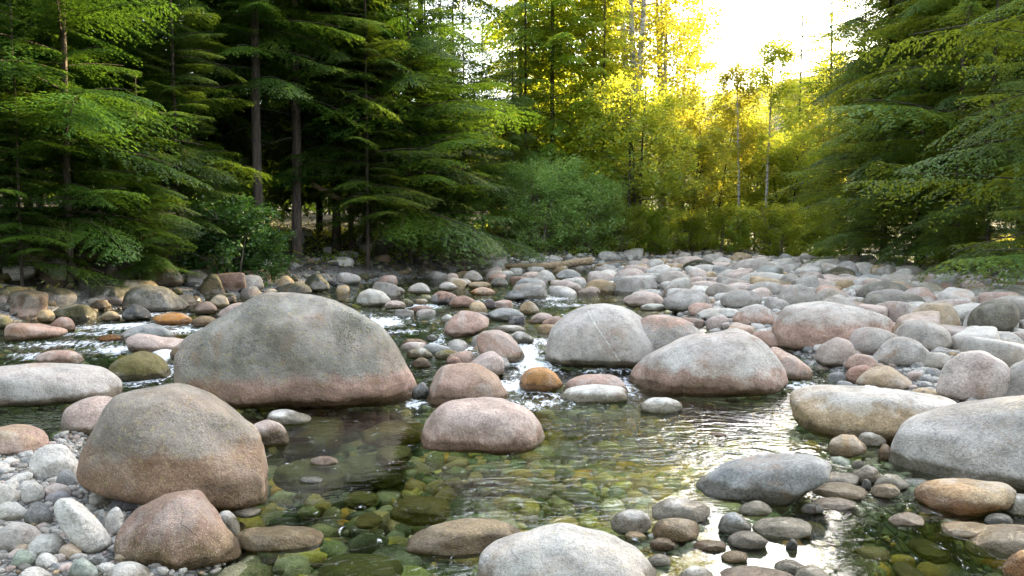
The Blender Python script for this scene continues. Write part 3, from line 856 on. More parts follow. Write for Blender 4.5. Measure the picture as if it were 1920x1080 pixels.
# stones of the lower right
L = [
 ('pale egg stone at the left end of the bottom cobbles', 1145, 1222, 955, 1002, 3, 'l', 'w'), ('ribbed pale stone right of the pale egg', 1222, 1332, 933, 978, 1, 'l', 'g'),
 ('grey-tan block stone below the ribbed pale one', 1222, 1312, 971, 1014, 3, 't', 'g'), ('grey triangular stone in the bottom puddle', 1346, 1410, 960, 1002, 2, 'b', 'g'),
 ('mottled grey stone under the triangular one', 1365, 1440, 995, 1028, 3, 'g', 'l'), ('pale cream stone at the foot of the veined slab', 1384, 1448, 938, 966, 0, 'w', 't'),
 ('long cream oval stone right of the triangular one', 1410, 1523, 969, 1006, 3, 'w', 't'), ('long grey flat stone in the puddle', 1385, 1520, 1025, 1045, 1, 'b', 's'),
 ('small dark stone in the puddle right of the mottled one', 1473, 1496, 1010, 1032, 0, 'k', 'g'), ('pale stone at the lower left of the puddle', 1352, 1402, 1032, 1056, 3, 't', 'l'),
 ('bottom edge tan stone left of the puddle', 1330, 1500, 1060, 1110, 0, 's', 'g'), ('white stone at the bottom edge right of the puddle', 1488, 1556, 1058, 1100, 0, 'w', 'l'),
 ('white stone at the bottom edge right of the big pale boulder', 1268, 1340, 1060, 1110, 0, 'w', 'l'),
 ('grey slab stone at the bottom of the puddle', 1450, 1512, 1048, 1074, 2, 'g', 'b'), ('dark flat brown stone left of the puddle', 1300, 1362, 1012, 1032, 1, 'n', 'g'),
 ('small brown stone right of the big pale boulder', 1218, 1268, 1008, 1032, 3, 'n', 't'), ('small pale stone right of the big pale boulder', 1212, 1258, 1038, 1062, 3, 'l', 'v'),
 ('long angular cream stone below the grey oval', 1518, 1626, 904, 934, 2, 't', 'w'), ('grey oval stone under the veined slab right end', 1534, 1612, 886, 910, 3, 'l', 'g'),
 ('greyish round stone behind the grey oval', 1595, 1655, 872, 906, 0, 'g', 't'), ('black pebble stone in the right cobbles', 1614, 1634, 898, 920, 0, 'k', 'b'),
 ('striped white stone left of the rusty tan boulder', 1638, 1706, 888, 918, 2, 'w', 'g'), ('tan oval stone in front of the striped white one', 1632, 1688, 907, 934, 3, 't', 'l'),
 ('pink-white striped flat stone in the shallows', 1520, 1606, 932, 953, 1, 's', 'w'), ('dark grey wet stone beside the pink-white flat one', 1502, 1545, 942, 962, 0, 'b', 'k'),
 ('pink half-drowned stone in front of the rusty tan boulder', 1664, 1734, 960, 984, 0, 's', 'p'), ('long tan stone in the right shallows', 1762, 1866, 977, 1008, 3, 't', 'n'),
 ('large flat tan boulder in the bottom right corner pool', 1805, 1990, 982, 1036, 1, 't', 's'), ('orange rounded boulder in the bottom right corner', 1878, 1990, 1030, 1085, 0, 'o', 'p'),
 ('pale rounded stone at the right edge beside the rusty tan boulder', 1878, 1950, 925, 966, 3, 'w', 't'), ('blue-grey thin stone between the right edge stones', 1845, 1900, 962, 986, 1, 'b', 'l'),
 ('small grey stone behind the grey oval', 1596, 1622, 862, 878, 0, 'g', 'l'), ('thin reddish stone alone in the rippled pool', 1330, 1362, 811, 818, 1, 'r', 'n')]
for lb, a, b, c_, d_, s_, t1, t2 in L:
    hero(lb, K if b - a > 55 else C, bb(a, b, c_, d_, s_), t1, t2, dep=.65, lich=.2, pw=12 if s_ == 2 else 9, speck=.7)
# cobbles of the left gravel
L = [
 ('white cloven rock left of the round brown-grey boulder', 54, 150, 832, 900, 0, 'w', 'l'), ('long white cracked slab lying on the left gravel', 100, 212, 933, 1040, 4, 'w', 'l'),
 ('yellow-footed white cobble at the left edge', -12, 54, 940, 978, 0, 'w', 'v'), ('pale blue slanting cobble beside the cloven rock', 105, 148, 880, 912, 2, 'b', 'l'),
 ('dark purple cobble behind the speckled red boulder', 206, 288, 924, 956, 0, (.16, .15, .17), 'b'), ('white ridged cobble left of the dark purple one', 166, 212, 927, 950, 3, 'w', 't'),
 ('pale grey cobble left of the long white slab', 44, 100, 940, 985, 0, 'b', 'g'), ('round white cobble at the left of the gravel', 38, 84, 904, 946, 3, 'w', 'l'),
 ('purplish grey cobble over the long white slab', 84, 140, 920, 946, 0, (.25, .23, .25), 'b'), ('brownish long cobble behind the round white one', 80, 134, 906, 934, 1, 's', 'n'),
 ('cream cobble at the left edge over the yellow-footed one', -25, 38, 906, 948, 0, 'w', 't'), ('grey blunt cobble at the left edge', -10, 84, 978, 1032, 0, 'g', 'n'),
 ('round mottled white cobble at the lower left', 52, 124, 1000, 1042, 3, 'w', 't'), ('orange cobble among the white ones', 110, 156, 1018, 1050, 3, (.45, .30, .17), 't'),
 ('pointed white cobble at the lower left', 66, 112, 1036, 1066, 2, 'w', 'l'), ('bottom edge white cobble at the left', 26, 108, 1062, 1110, 0, 'w', 'l'),
 ('green-grey cobble at the bottom edge', 128, 188, 1046, 1095, 2, (.26, .30, .25), 'g'), ('pale speckled cobble at the bottom edge under the red boulder', 190, 296, 1052, 1110, 0, 'w', 'g'),
 ('standing white cobble right of the long slab', 196, 234, 950, 1004, 0, 'w', 'b'), ('small tan cobble at the foot of the red boulder', 214, 262, 1030, 1056, 3, 't', 'w'),
 ('greenish grey cobble in the lower left corner', 20, 68, 1030, 1064, 0, (.28, .32, .25), 't'), ('slate cobble at the foot of the long slab', 170, 200, 1038, 1060, 0, 'b', 'g'),
 ('pale dark-footed rock in the water right of the red boulder', 396, 450, 957, 1006, 0, 'w', 'k'), ('drowned grey disc by the foot of the round boulder', 432, 490, 950, 968, 3, 'g', 'v'),
 ('small blue-white cobble by the slab top', 178, 202, 955, 990, 2, 'b', 'g'), ('white lower cobble right of the green-grey one', 184, 220, 1054, 1076, 1, 'w', 'l')]
for lb, a, b, c_, d_, s_, t1, t2 in L:
    if s_ == 4:
        pts = [(100, 948), (108, 935), (138, 933), (160, 948), (200, 1000), (212, 1022), (190, 1036), (165, 1042), (135, 1015), (108, 975)]
    else:
        pts = bb(a, b, c_, d_, s_)
    hero(lb, K if b - a > 70 else C, pts, t1, t2, dep=.7, lich=.15, pw=12 if s_ == 2 else 9, speck=.6)

# quartz stripe set into the pale boulder
from mathutils.bvhtree import BVHTree
vme = vb.data
bt = BVHTree.FromPolygons([v.co for v in vme.vertices], [tuple(p.vertices) for p in vme.polygons])
org = Vector(CAMP) - vb.location
for stripe, wd in (([(1102, 582), (1106, 592), (1118, 612), (1134, 635), (1150, 660), (1162, 678)], 2.4), ([(1111, 583), (1116, 592), (1123, 606)], 1.2)):
    pts = []
    for i in range(len(stripe) - 1):
        for k in range(8):
            t = k / 8
            pts.append((stripe[i][0] * (1 - t) + stripe[i + 1][0] * t, stripe[i][1] * (1 - t) + stripe[i + 1][1] * t))
    V, F = [], []
    for (qx, qy) in pts:
        row = []
        ww = wd * (.75 + .5 * math.sin(len(V) * .37) * math.sin(len(V) * .13 + 1))
        for off, lift in ((-ww, -.004), (-ww * .4, .004), (ww * .4, .004), (ww, -.004)):
            hit = bt.ray_cast(org, Vector(ray(qx + off, qy)))
            if hit[0] is None:
                row = None
                break
            row.append(hit[0] + hit[1] * lift)
        if row:
            V += row
    n = len(V) // 4
    for i in range(n - 1):
        for j in range(3):
            F.append((i * 4 + j, i * 4 + j + 1, i * 4 + j + 5, i * 4 + j + 4))
    if F:
        q = link('quartz_vein', mesh_np('quartz_vein', V, F, True, [M_ROCK]), vb)
        set_rock(q, (.72, .70, .64), (.6, .58, .52), -99, .0, 0, .2, -.5)

# ------------------------------------------------------------------ smaller stones: individuals first, then gravel
def soft_rock(k, rs, flat=.7):
    Dv, F = ico(k)
    ang = rs.random() < .45
    n = rs.integers(4, 8) if ang else rs.integers(9, 15)
    U = rs.normal(size=(n, 3)); U /= np.linalg.norm(U, axis=1)[:, None]
    U = np.concatenate([U, [[1, 0, 0], [-1, 0, 0], [0, 1, 0], [0, -1, 0], [0, 0, 1], [0, 0, -1]]])
    h = rs.uniform(.68, 1.05, len(U)) if ang else rs.uniform(.8, 1.05, len(U))
    p = rs.uniform(12, 20) if ang else rs.uniform(5, 9)
    r = (np.clip(Dv @ U.T / h, 0, None) ** p).sum(1) ** (-1 / p)
    X = Dv * r[:, None]
    X = X + Dv * (.06 * noise(X * 1.5 + 5, int(n)))[:, None]
    X /= np.abs(X).max(0)
    return X * np.array([1, rs.uniform(.65, .95), flat * rs.uniform(.75, 1.1)]), F


rs = np.random.default_rng(5)
PROTO = []
for i in range(18):
    X, F = soft_rock(4, rs, rs.uniform(.5, .85))
    PROTO.append(mesh_np('stone', X, F, True, [M_ROCK]))
occ = [(r['x'], r['y'], max(r['r'], r['d']) * .86) for r in ROCKS]


def free(x, y, r, k=.85):
    A = np.array(occ)
    return (np.hypot(A[:, 0] - x, A[:, 1] - y) > k * (A[:, 2] + r)).all()


ANCH = [(i, s) for i, s in ((0, 'biggest boulder'), (1, 'round brown-grey boulder'), (16, 'quartz-striped boulder'), (17, 'pointed pink-grey boulder'), (20, 'flat-topped boulder'),
                            (22, 'huge grey boulder'), (24, 'veined slab'), (6, 'mid-pool boulder'), (10, 'salmon-pink boulder'), (33, 'smooth grey round boulder'),
                            (3, 'long pale grey boulder'), (39, 'dark whaleback boulder'), (56, 'moss-capped far boulder'), (2, 'speckled red boulder'), (25, 'bottom pale boulder'))]
ANCH = [(ROCKS[i], s) for i, s in ANCH]
CN = {'g': 'grey', 'l': 'pale grey', 'w': 'whitish', 'b': 'blue-grey', 'p': 'pink', 't': 'tan', 's': 'rose-grey', 'd': 'dark grey', 'r': 'red-brown', 'v': 'olive', 'n': 'brown', 'k': 'black'}
REG = [  # px box, tints, radius range, moss, count
    ((1120, 1700, 490, 560), 'ggllswtsbgl', (.10, .46), 0, 120), ((1500, 2000, 545, 720), 'gllwsslbgpg', (.10, .40), 0, 60),
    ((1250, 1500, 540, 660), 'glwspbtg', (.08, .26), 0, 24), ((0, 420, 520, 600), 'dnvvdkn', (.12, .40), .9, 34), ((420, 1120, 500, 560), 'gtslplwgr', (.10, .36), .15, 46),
    ((740, 1040, 555, 700), 'glspbvtgk', (.07, .2), 0, 16), ((0, 220, 870, 1080), 'wlwbg', (.03, .06), 0, 18), ((1560, 1750, 640, 760), 'wlbgst', (.05, .12), 0, 18)]
fill = []
for (x0, x1, y0, y1), tints, (ra, rb_), ms, cnt in REG:
    got = 0
    tries = 0
    while got < cnt and tries < 1500:
        tries += 1
        f = tries / 1500
        qx, qy = R.uniform(x0, x1), R.uniform(y0, y1)
        p = w_at(qx, qy)
        r = ra + (rb_ - ra) * (1 - f) ** 1.5 * R.uniform(.6, 1)
        if not free(p[0], p[1], r, .78):
            continue
        z = float(G(p[0], p[1])[0])
        if z < W(p[1]) - .5:
            continue
        occ.append((p[0], p[1], r * .9))
        fill.append((r / p[1], p[0], p[1], z, r, R.choice(list(tints)), ms, qx, qy))
        got += 1
fill.sort(key=lambda q: -q[0])
NIND = 300 - len(ROCKS) - 2
used = {}
SMALL = fill[NIND:]
pend = []
for q in fill[:NIND]:
    _, x, y, z, r, t, ms, qx, qy = q
    o = link('stone', random.choice(PROTO))
    s = r * R.uniform(.9, 1.15)
    h = s * R.uniform(.75, 1.15)
    o.scale = (s, s, h)
    o.rotation_euler = (R.uniform(-.25, .25), R.uniform(-.25, .25), R.uniform(0, 6.28))
    o.location = (x, y, max(z, float(W(y)) - .25 * h) + h * .22)
    t2 = R.choice(list('gtslp'))
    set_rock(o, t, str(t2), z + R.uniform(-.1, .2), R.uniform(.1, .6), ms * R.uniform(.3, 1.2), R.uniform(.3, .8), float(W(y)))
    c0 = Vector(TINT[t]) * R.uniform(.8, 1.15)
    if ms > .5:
        c0 *= .45  # tree shade on the left bank, darkened into the stone colour
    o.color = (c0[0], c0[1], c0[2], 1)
    a = min(ANCH, key=lambda A: math.hypot(A[0]['px'] - qx, (A[0]['py'] - qy) * 1.6))
    dx, dy = qx - a[0]['px'], (qy - a[0]['py']) * 1.6
    rel = ('right of' if dx > 0 else 'left of') if abs(dx) > abs(dy) else ('before' if dy > 0 else 'behind')
    key = (('mossy ' if ms > .3 else '') + CN[t], rel, a[1])
    pend.append((key, math.hypot(dx, dy), o))
ORD = ['', 'second ', 'third ', 'fourth ', 'fifth ', 'sixth ', 'seventh ', 'eighth ', 'ninth ', 'tenth ', 'eleventh ', 'twelfth ', 'thirteenth ', 'fourteenth ', 'fifteenth ', 'sixteenth ']
pend.sort(key=lambda q: q[1])
for key, _, o in pend:
    i = used.get(key, 0)
    used[key] = i + 1
    tag(o, f'{key[0]} stone {key[1]} the {key[2]}, {ORD[min(i, 15)]}nearest of that colour there', 'stone', 'loose stones of the river bars')


def pebbles(name, label, X, Yc, Z, Rr, cols, wl, k, rs, flat=.65, cat='gravel', kind='stuff'):
    protos = [soft_rock(k, rs, flat) for _ in range(6)]
    nV, F0 = len(protos[0][0]), protos[0][1]
    n = len(X)
    allV = np.empty((n, nV, 3)); idx = rs.integers(0, 6, n)
    az, tl, ta = rs.uniform(0, 6.28, n), rs.uniform(-.4, .4, n), rs.uniform(-.4, .4, n)
    for j in range(6):
        s = np.where(idx == j)[0]
        if not len(s):
            continue
        V = np.repeat(protos[j][0][None], len(s), 0) * (Rr[s, None, None] * rs.uniform(.8, 1.2, (len(s), 1, 3)))
        ct, st = np.cos(tl[s])[:, None], np.sin(tl[s])[:, None]
        y_, z_ = V[..., 1] * ct - V[..., 2] * st, V[..., 1] * st + V[..., 2] * ct
        V[..., 1], V[..., 2] = y_, z_
        ct, st = np.cos(az[s])[:, None], np.sin(az[s])[:, None]
        x_, y_ = V[..., 0] * ct - V[..., 1] * st, V[..., 0] * st + V[..., 1] * ct
        V[..., 0], V[..., 1] = x_, y_
        allV[s] = V
    allV += np.stack([X, Yc, Z], 1)[:, None, :]
    F = (F0[None] + (np.arange(n) * nV)[:, None, None]).reshape(-1, 3)
    C4 = np.concatenate([cols, np.ones((n, 1))], 1)
    me = mesh_np(name, allV.reshape(-1, 3), F, True, [M_PEB],
                 [('col', 'FLOAT_COLOR', 'POINT', np.repeat(C4, nV, 0)), ('wl', 'FLOAT', 'POINT', np.repeat(wl, nV))])
    return tag(link(name, me), label, cat, kind=kind)


def outside_rocks(x, y, k=.75):
    ok = np.ones(len(x), bool)
    for r in ROCKS:
        ok &= np.hypot(x - r['x'], y - r['y']) > k * min(r['r'], r['d'])
    return ok


def scatter(n, x0, x1, y0, y1, rs):
    x, y = rs.uniform(x0, x1, n), rs.uniform(y0, y1, n)
    ok = outside_rocks(x, y) & (np.abs(x) < y * .68 + .8)
    return x[ok], y[ok]


PAL = np.array([TINT[c] for c in 'gllwwwbbsslgtw'])
UPAL = np.array([3.4, 2.75, 2.2]) * np.array([(.06, .10, .04), (.10, .13, .06), (.17, .15, .05), (.30, .15, .03), (.05, .06, .04), (.14, .16, .11), (.03, .045, .03), (.2, .17, .08), (.02, .03, .02), (.07, .10, .06), (.12, .11, .08), (.05, .09, .06), (.16, .19, .15), (.24, .20, .05)])
rs = np.random.default_rng(8)


def layer(name, label, n, box, rr, k, sel, pal, lift=.15):
    x, y = scatter(n, *box, rs)
    z = G(x, y)
    m = sel(x, y, z)
    x, y, z = x[m], y[m], z[m]
    r = rs.uniform(0, 1, len(x)) ** 2.2 * (rr[1] - rr[0]) + rr[0]
    c = np.minimum(.7, pal[rs.integers(0, len(pal), len(x))] * rs.uniform(.7, 1.2, (len(x), 1)))
    return pebbles(name, label, x, y, z + r * lift, r, c, W(y), k, rs)


dry = lambda x, y, z: (z > W(y) - .06) & (sdist(np.stack([x, y], 1), LBANK) < 1.5) & (sdist(np.stack([x, y], 1), RBANK) < 1.2)
wetf = lambda x, y, z: z <= W(y) - .06
layer('gravel', 'pale rounded gravel between the cobbles of the left bar', 5200, (-3.6, -.9, 2.9, 6.2), (.009, .036), 2, dry, PAL)
layer('gravel', 'pebbles and gravel between the stones at the lower right', 3800, (.3, 4.2, 2.9, 6.2), (.012, .05), 2, dry, PAL)
layer('gravel', 'pale gravel filling gaps of the right boulder bar', 15000, (2.6, 12, 6.2, 16), (.02, .10), 1, dry, PAL)
layer('gravel', 'cobbles and shingle filling the far boulder bar', 15000, (-1, 24, 15, 42), (.04, .18), 1, dry, PAL)
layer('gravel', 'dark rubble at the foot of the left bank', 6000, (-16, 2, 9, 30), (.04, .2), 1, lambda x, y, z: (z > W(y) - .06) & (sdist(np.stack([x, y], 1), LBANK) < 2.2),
      np.array([TINT[c] for c in 'dndtvk']) * .5)  # rubble tints lowered to carry the shade under the trees
layer('riverbed_pebbles', 'green and amber pebbles covering the pool bed under the water', 7500, (-3.6, 4.2, 2.8, 8.2), (.015, .12), 2, wetf, UPAL)
layer('riverbed_pebbles', 'stones of the riffle bed under and at the water surface', 9000, (-10, 8, 8, 26), (.03, .11), 1, wetf, np.concatenate([UPAL, UPAL, PAL[:6] * .7]), .1)
if SMALL:
    A = np.array([(q[1], q[2], q[3], q[4]) for q in SMALL])
    cc = np.array([TINT[q[5]] for q in SMALL])
    pebbles('shingle', 'small loose stones scattered between the boulders', A[:, 0], A[:, 1], np.maximum(A[:, 2], W(A[:, 1]) - .1 * A[:, 3]) + A[:, 3] * .2, A[:, 3], cc, W(A[:, 1]), 3, rs)

# ------------------------------------------------------------------ foliage
def bough(rs, ntw, spacing, leafL, leafW, spread=.42, hang=.15, ang=(48, 66), seclen=.55):
    """one flat spray of needles, unit length along +X; returns quads (n,4,3)"""
    Q = []
    for i in range(ntw):
        t = (i + rs.uniform(.1, .9)) / ntw
        for side in (-1, 1):
            L = spread * (1 - t) ** .6 * min(1, .35 + t * 2.6) * rs.uniform(.55, 1.15) + .03
            an = math.radians(rs.uniform(*ang)) * side
            d = np.array([math.cos(an), math.sin(an), 0.0])
            m = max(2, int(L / spacing))
            u = (np.arange(m) + rs.uniform(0, 1, m)) / m
            base = np.array([t, 0, -.04 * t]) + d * (u * L)[:, None]
            base[:, 2] -= hang * (u * L) * (1 + 2.0 * u) * rs.uniform(.6, 1.4)
            for s2 in (-1, 1):
                a2 = an + s2 * np.radians(rs.uniform(28, 62, m))
                l = leafL * (1 - .55 * u) * rs.uniform(.6, 1.3, m)
                dz = rs.uniform(-.55, .12, m) - hang * 1.2
                dd = np.stack([np.cos(a2), np.sin(a2), dz], 1)
                nn = np.stack([-np.sin(a2), np.cos(a2), rs.uniform(-.5, .5, m)], 1)
                w = (leafW * rs.uniform(.6, 1.3, m))[:, None]
                mid = base + dd * (l * .5)[:, None]
                Q.append(np.stack([base, mid + nn * w, base + dd * l[:, None], mid - nn * w], 1))
    return np.concatenate(Q)


def tube(pts, rad, k=5):
    pts = np.asarray(pts, float)
    n = len(pts)
    T = np.gradient(pts, axis=0)
    T /= np.linalg.norm(T, axis=1)[:, None] + 1e-9
    ref = np.where(np.abs(T[:, 2:3]) > .9, [[1.0, 0, 0]], [[0, 0, 1.0]])
    A = np.cross(T, ref); A /= np.linalg.norm(A, axis=1)[:, None]
    Bn = np.cross(T, A)
    th = np.arange(k) / k * 2 * math.pi
    V = pts[:, None] + np.asarray(rad)[:, None, None] * (A[:, None] * np.cos(th)[None, :, None] + Bn[:, None] * np.sin(th)[None, :, None])
    i = np.arange(n * k).reshape(n, k)
    j = np.roll(i, -1, 1)
    F = np.stack([i[:-1], j[:-1], j[1:], i[1:]], -1).reshape(-1, 4)
    return V.reshape(-1, 3), F


class Build:
    def __init__(s):
        s.V, s.F, s.v, s.m, s.n = [], [], [], [], 0

    def add(s, V, F, v, mi):
        s.V.append(V); s.F.append(F + s.n); s.n += len(V)
        s.v.append(np.broadcast_to(v, len(F)).astype(float)); s.m.append(np.full(len(F), mi))

    def quads(s, Q, v, mi=0):
        s.add(Q.reshape(-1, 3), np.arange(len(Q) * 4).reshape(-1, 4), v, mi)

    def mesh(s, name, mats):
        return mesh_np(name, np.concatenate(s.V), np.concatenate(s.F), False, mats, [('v', 'FLOAT', 'FACE', np.clip(np.concatenate(s.v), 0, 1))], np.concatenate(s.m))


rs = np.random.default_rng(21)
BF = [bough(rs, 44, .020, .038, .0046, hang=.12) for _ in range(5)]        # fine, for boughs in view
BC = [bough(rs, 18, .05, .10, .013, hang=.2) for _ in range(4)]            # coarser, higher up
BD = [bough(rs, 9, .11, .17, .030, hang=.3) for _ in range(3)]             # far trees
CF = [bough(rs, 34, .020, .036, .0058, spread=.38, hang=.2, ang=(35, 62)) for _ in range(5)]
CC = [bough(rs, 18, .045, .08, .013, spread=.40, hang=.3, ang=(35, 60)) for _ in range(3)]


def put_bough(Bd, T, base, az, el, L, droop, roll, v, rs, limb=True, wide=1.0):
    P = T.reshape(-1, 3)
    x, y, z = P[:, 0] * L, P[:, 1] * L * wide, P[:, 2] * L
    cr, sr = math.cos(roll), math.sin(roll)
    y, z = y * cr - z * sr, y * sr + z * cr
    u = P[:, 0]
    z = z - droop * L * u * u
    ce, se = math.cos(el), math.sin(el)
    x, z = x * ce - z * se * .3, z + x * se
    ca, sa = math.cos(az), math.sin(az)
    Q = np.stack([base[0] + x * ca - y * sa, base[1] + x * sa + y * ca, base[2] + z], 1).reshape(-1, 4, 3)
    Bd.quads(Q, np.clip(v + rs.uniform(-.28, .28, len(Q)), 0, 1) ** 1.2)
    if limb:
        u = np.linspace(0, 1, 6)
        zz = -droop * L * u * u - .01
        X = u * L
        pts = np.stack([base[0] + (X * ce) * ca, base[1] + (X * ce) * sa, base[2] + zz + X * se], 1)
        V, F = tube(pts[:5], (.014 * L / 3 * (1.05 - u) + .003)[:5], 4)
        Bd.add(V, F, .5, 1)


def conifer(rs, H, Lmax, low, fine_to, kind, dens=1.0, bare=None, mat=None, profile=.75, step=.24, droop=(.10, .34), lmin=.5, irr=0.0):
    """trunk mesh and crown mesh, base at the origin"""
    Bd = Build()
    cedar = kind == 'cedar'
    F1, C1 = (CF, CC) if cedar else (BF, BC)
    z = low
    az = rs.uniform(0, 6.28)
    while z < H - .3:
        fine = z < fine_to
        st = step / dens * (1 if fine else 1.8)
        z += st * rs.uniform(.6, 1.4)
        t = min(.97, (z - low) / (H - low))
        L = (Lmax * (1 - t) ** profile + lmin * (1 - t)) * rs.uniform(.62, 1.12)
        if z < low + 1.5:
            L *= rs.uniform(.55, 1)
        for _ in range(2 if not fine else 2):
            az += 2.399 + rs.uniform(-.6, .6)
            if irr and rs.random() < irr:
                continue
            Lk = L * (rs.uniform(.45, 1.3) if irr else 1)
            T = (F1 if fine else C1)[rs.integers(0, len(F1 if fine else C1))]
            if kind == 'far':
                T = BD[rs.integers(0, len(BD))]
            el = rs.uniform(-.12, .22) + t * .35
            put_bough(Bd, T, (0, 0, z + rs.uniform(-.1, .1)), az, el, max(.35, Lk), rs.uniform(*droop) * (1.4 if cedar else 1), rs.uniform(-.3, .3), rs.uniform(.1, .85), rs,
                      limb=(kind != 'far'), wide=rs.uniform(.85, 1.25))
    # leader
    for _ in range(5):
        put_bough(Bd, C1[0], (0, 0, H - .4), rs.uniform(0, 6.28), 1.0, .7, .3, 0, .6, rs, False)
    crown = Bd.mesh('crown', [mat or (M_CED if cedar else M_HEM), M_BARK])
    k = 14
    zz = np.linspace(-.6, H * .98, k)
    rr = H * .0047 * (1 - zz / H) ** .8 + .015
    rr[0] *= 1.35
    wob = np.cumsum(rs.uniform(-.05, .05, (k, 2)), 0) * (H / 20)
    wob -= wob[0]
    V, F = tube(np.stack([wob[:, 0] * .6, wob[:, 1] * .6, zz], 1), rr, 9)
    tb = Build(); tb.add(V, F, .5, 0)
    # dead snags on the trunk below the crown
    for _ in range(int(low * 4)):
        h = rs.uniform(.8, max(1, low)); a = rs.uniform(0, 6.28); l = rs.uniform(.3, 1.3)
        u = np.linspace(0, 1, 4)
        V, F = tube(np.stack([np.cos(a) * u * l, np.sin(a) * u * l, h - .25 * u * u * l], 1), .014 * (1.1 - u), 3)
        tb.add(V, F, .5, 0)
    return tb.mesh('trunk', [M_BARK]), crown


def leaf_cloud(rs, C, n, rad, size, out_bias=.0):
    """n leaves scattered round twig points C"""
    idx = rs.integers(0, len(C), n)
    d = rs.normal(size=(n, 3)); d /= np.linalg.norm(d, axis=1)[:, None]
    P = C[idx] + d * (rad * rs.uniform(0, 1, n) ** .6)[:, None]
    a = rs.normal(size=(n, 3)); a[:, 2] *= .45; a /= np.linalg.norm(a, axis=1)[:, None]
    b = np.cross(a, rs.normal(size=(n, 3)) * [.5, .5, 1]); b /= np.linalg.norm(b, axis=1)[:, None]
    s = (size * rs.uniform(.6, 1.3, n))[:, None]
    return np.stack([P - a * s, P + b * s * .55 + a * s * .1, P + a * s, P - b * s * .55 + a * s * .1], 1), idx


def broadleaf(rs, H, crown_r, nstems, nleaf, leaf, low=.25, lean=.1, mat=None, bark=None, r0=.1, clusters=110, crad=.5):
    tb, Bd = Build(), Build()
    C = []
    for sidx in range(nstems):
        a = rs.uniform(0, 6.28); ln = lean * rs.uniform(.3, 1.2) * H
        h = H * rs.uniform(.8, 1)
        u = np.linspace(0, 1, 12)
        wob = np.cumsum(rs.uniform(-.03, .03, (12, 2)), 0) * H * .12
        off = rs.uniform(-.25, .25, 2) * (nstems > 1)
        P = np.stack([off[0] + np.cos(a) * ln * u ** 1.5 + wob[:, 0] * u, off[1] + np.sin(a) * ln * u ** 1.5 + wob[:, 1] * u, h * u - .3 * (1 - u)], 1)
        V, F = tube(P, r0 * (1 - u) ** .7 + .012, 7)
        tb.add(V, F, .5, 0)
        for _ in range(clusters // nstems):
            t = low + (1 - low) * rs.uniform(0, 1) ** .8
            p = np.array([np.interp(t, u, P[:, j]) for j in range(3)])
            az = rs.uniform(0, 6.28)
            f = (t - low) / (1 - low)
            l = crown_r * (.35 + .65 * math.sin(math.pi * min(.97, f * .75 + .2))) * rs.uniform(.35, 1.1)
            q = p + np.array([math.cos(az) * l, math.sin(az) * l, l * rs.uniform(.05, .6)])
            m = (p + q) / 2 + [0, 0, -.08 * l]
            V, F = tube(np.array([p, m, q]), [r0 * .22 * (1 - t) + .012, .01, .005], 3)
            tb.add(V, F, .5, 0)
            C += [q, m + (q - m) * rs.uniform(0, 1)]
            for _ in range(2):
                C.append(q + rs.normal(size=3) * [.3, .3, .18] * crown_r * .35)
    C = np.array(C)
    Q, idx = leaf_cloud(rs, C, nleaf, crad, leaf)
    cv = rs.uniform(.1, .9, len(C))
    Bd.quads(Q, np.clip(cv[idx] + rs.uniform(-.25, .25, nleaf), 0, 1))
    return tb.mesh('trunk', [bark or M_ALDER]), Bd.mesh('crown', [mat or M_DEC])


PX = {}


def tree_at(name, label, cat, protos, px_, Yd, scale=1.0, rot=0.0, group=None, dz=0, sx=1.0):
    x = (px_ - 960) / FPX * Yd
    z = float(G(x, Yd)[0])
    e = bpy.data.objects.new(name, None)
    col.objects.link(e)
    e.location = (x, Yd, z + dz)
    e.rotation_euler = (0, 0, rot)
    e.scale = (scale * sx, scale * sx, scale)
    tag(e, label, cat, group)
    for nm, me in zip(('trunk', 'crown'), protos):
        if me is not None:
            link(nm, me, e)
    return e


rs = np.random.default_rng(77)
HA = conifer(rs, 13, 3.6, 1.1, 8, 'hemlock', 1.9, step=.22, droop=(.05, .3), irr=.15)         # bushy young hemlocks
HB = conifer(rs, 14, 3.3, 1.2, 9, 'hemlock', 1.6, step=.22, profile=.6, droop=(.05, .32), irr=.12)
HC = conifer(rs, 24, 3.4, 2.6, 9.5, 'hemlock', 1.45, profile=.6)     # taller, bare lower trunk
HD = conifer(rs, 25, 3.0, 4.6, 11, 'hemlock', 1.2, profile=.6)
HS = conifer(rs, 26, 4.2, 6.5, 14, 'hemlock', .42, profile=.5, droop=(.35, .6))   # sparse, drooping
CA = conifer(rs, 22, 4.0, .8, 0, 'cedar', 1.7, profile=.5, droop=(.1, .4), mat=M_CED_LIT)
CB = conifer(rs, 20, 4.0, .6, 10, 'cedar', 1.6, profile=.55, droop=(.0, .3), irr=.3)
CG = conifer(rs, 20, 4.2, 1.2, 10, 'cedar', 1.1, profile=.55, droop=(-.05, .3), irr=.35)
FA = [conifer(rs, 22, 3.2, 1.5, 0, 'far', .8, lmin=.7) for _ in range(4)]
GH = conifer(rs, 16, 3.2, .8, 0, 'hemlock', 1.6, mat=M_CED_LIT)
AL = broadleaf(rs, 20, 3.4, 3, 27000, .085, low=.25, lean=.06, r0=.17, clusters=250, crad=.55)
AS = broadleaf(rs, 14, 1.9, 1, 11000, .085, low=.45, lean=.08, r0=.11, clusters=90, crad=.5)
MP = broadleaf(rs, 7, 2.4, 3, 22000, .07, low=.12, lean=.16, r0=.07, clusters=150, crad=.42, bark=M_BARK)
SH = broadleaf(rs, 2.8, 1.5, 7, 26000, .036, low=.05, lean=.28, r0=.025, clusters=150, crad=.3, mat=M_WIL, bark=M_TWIG)
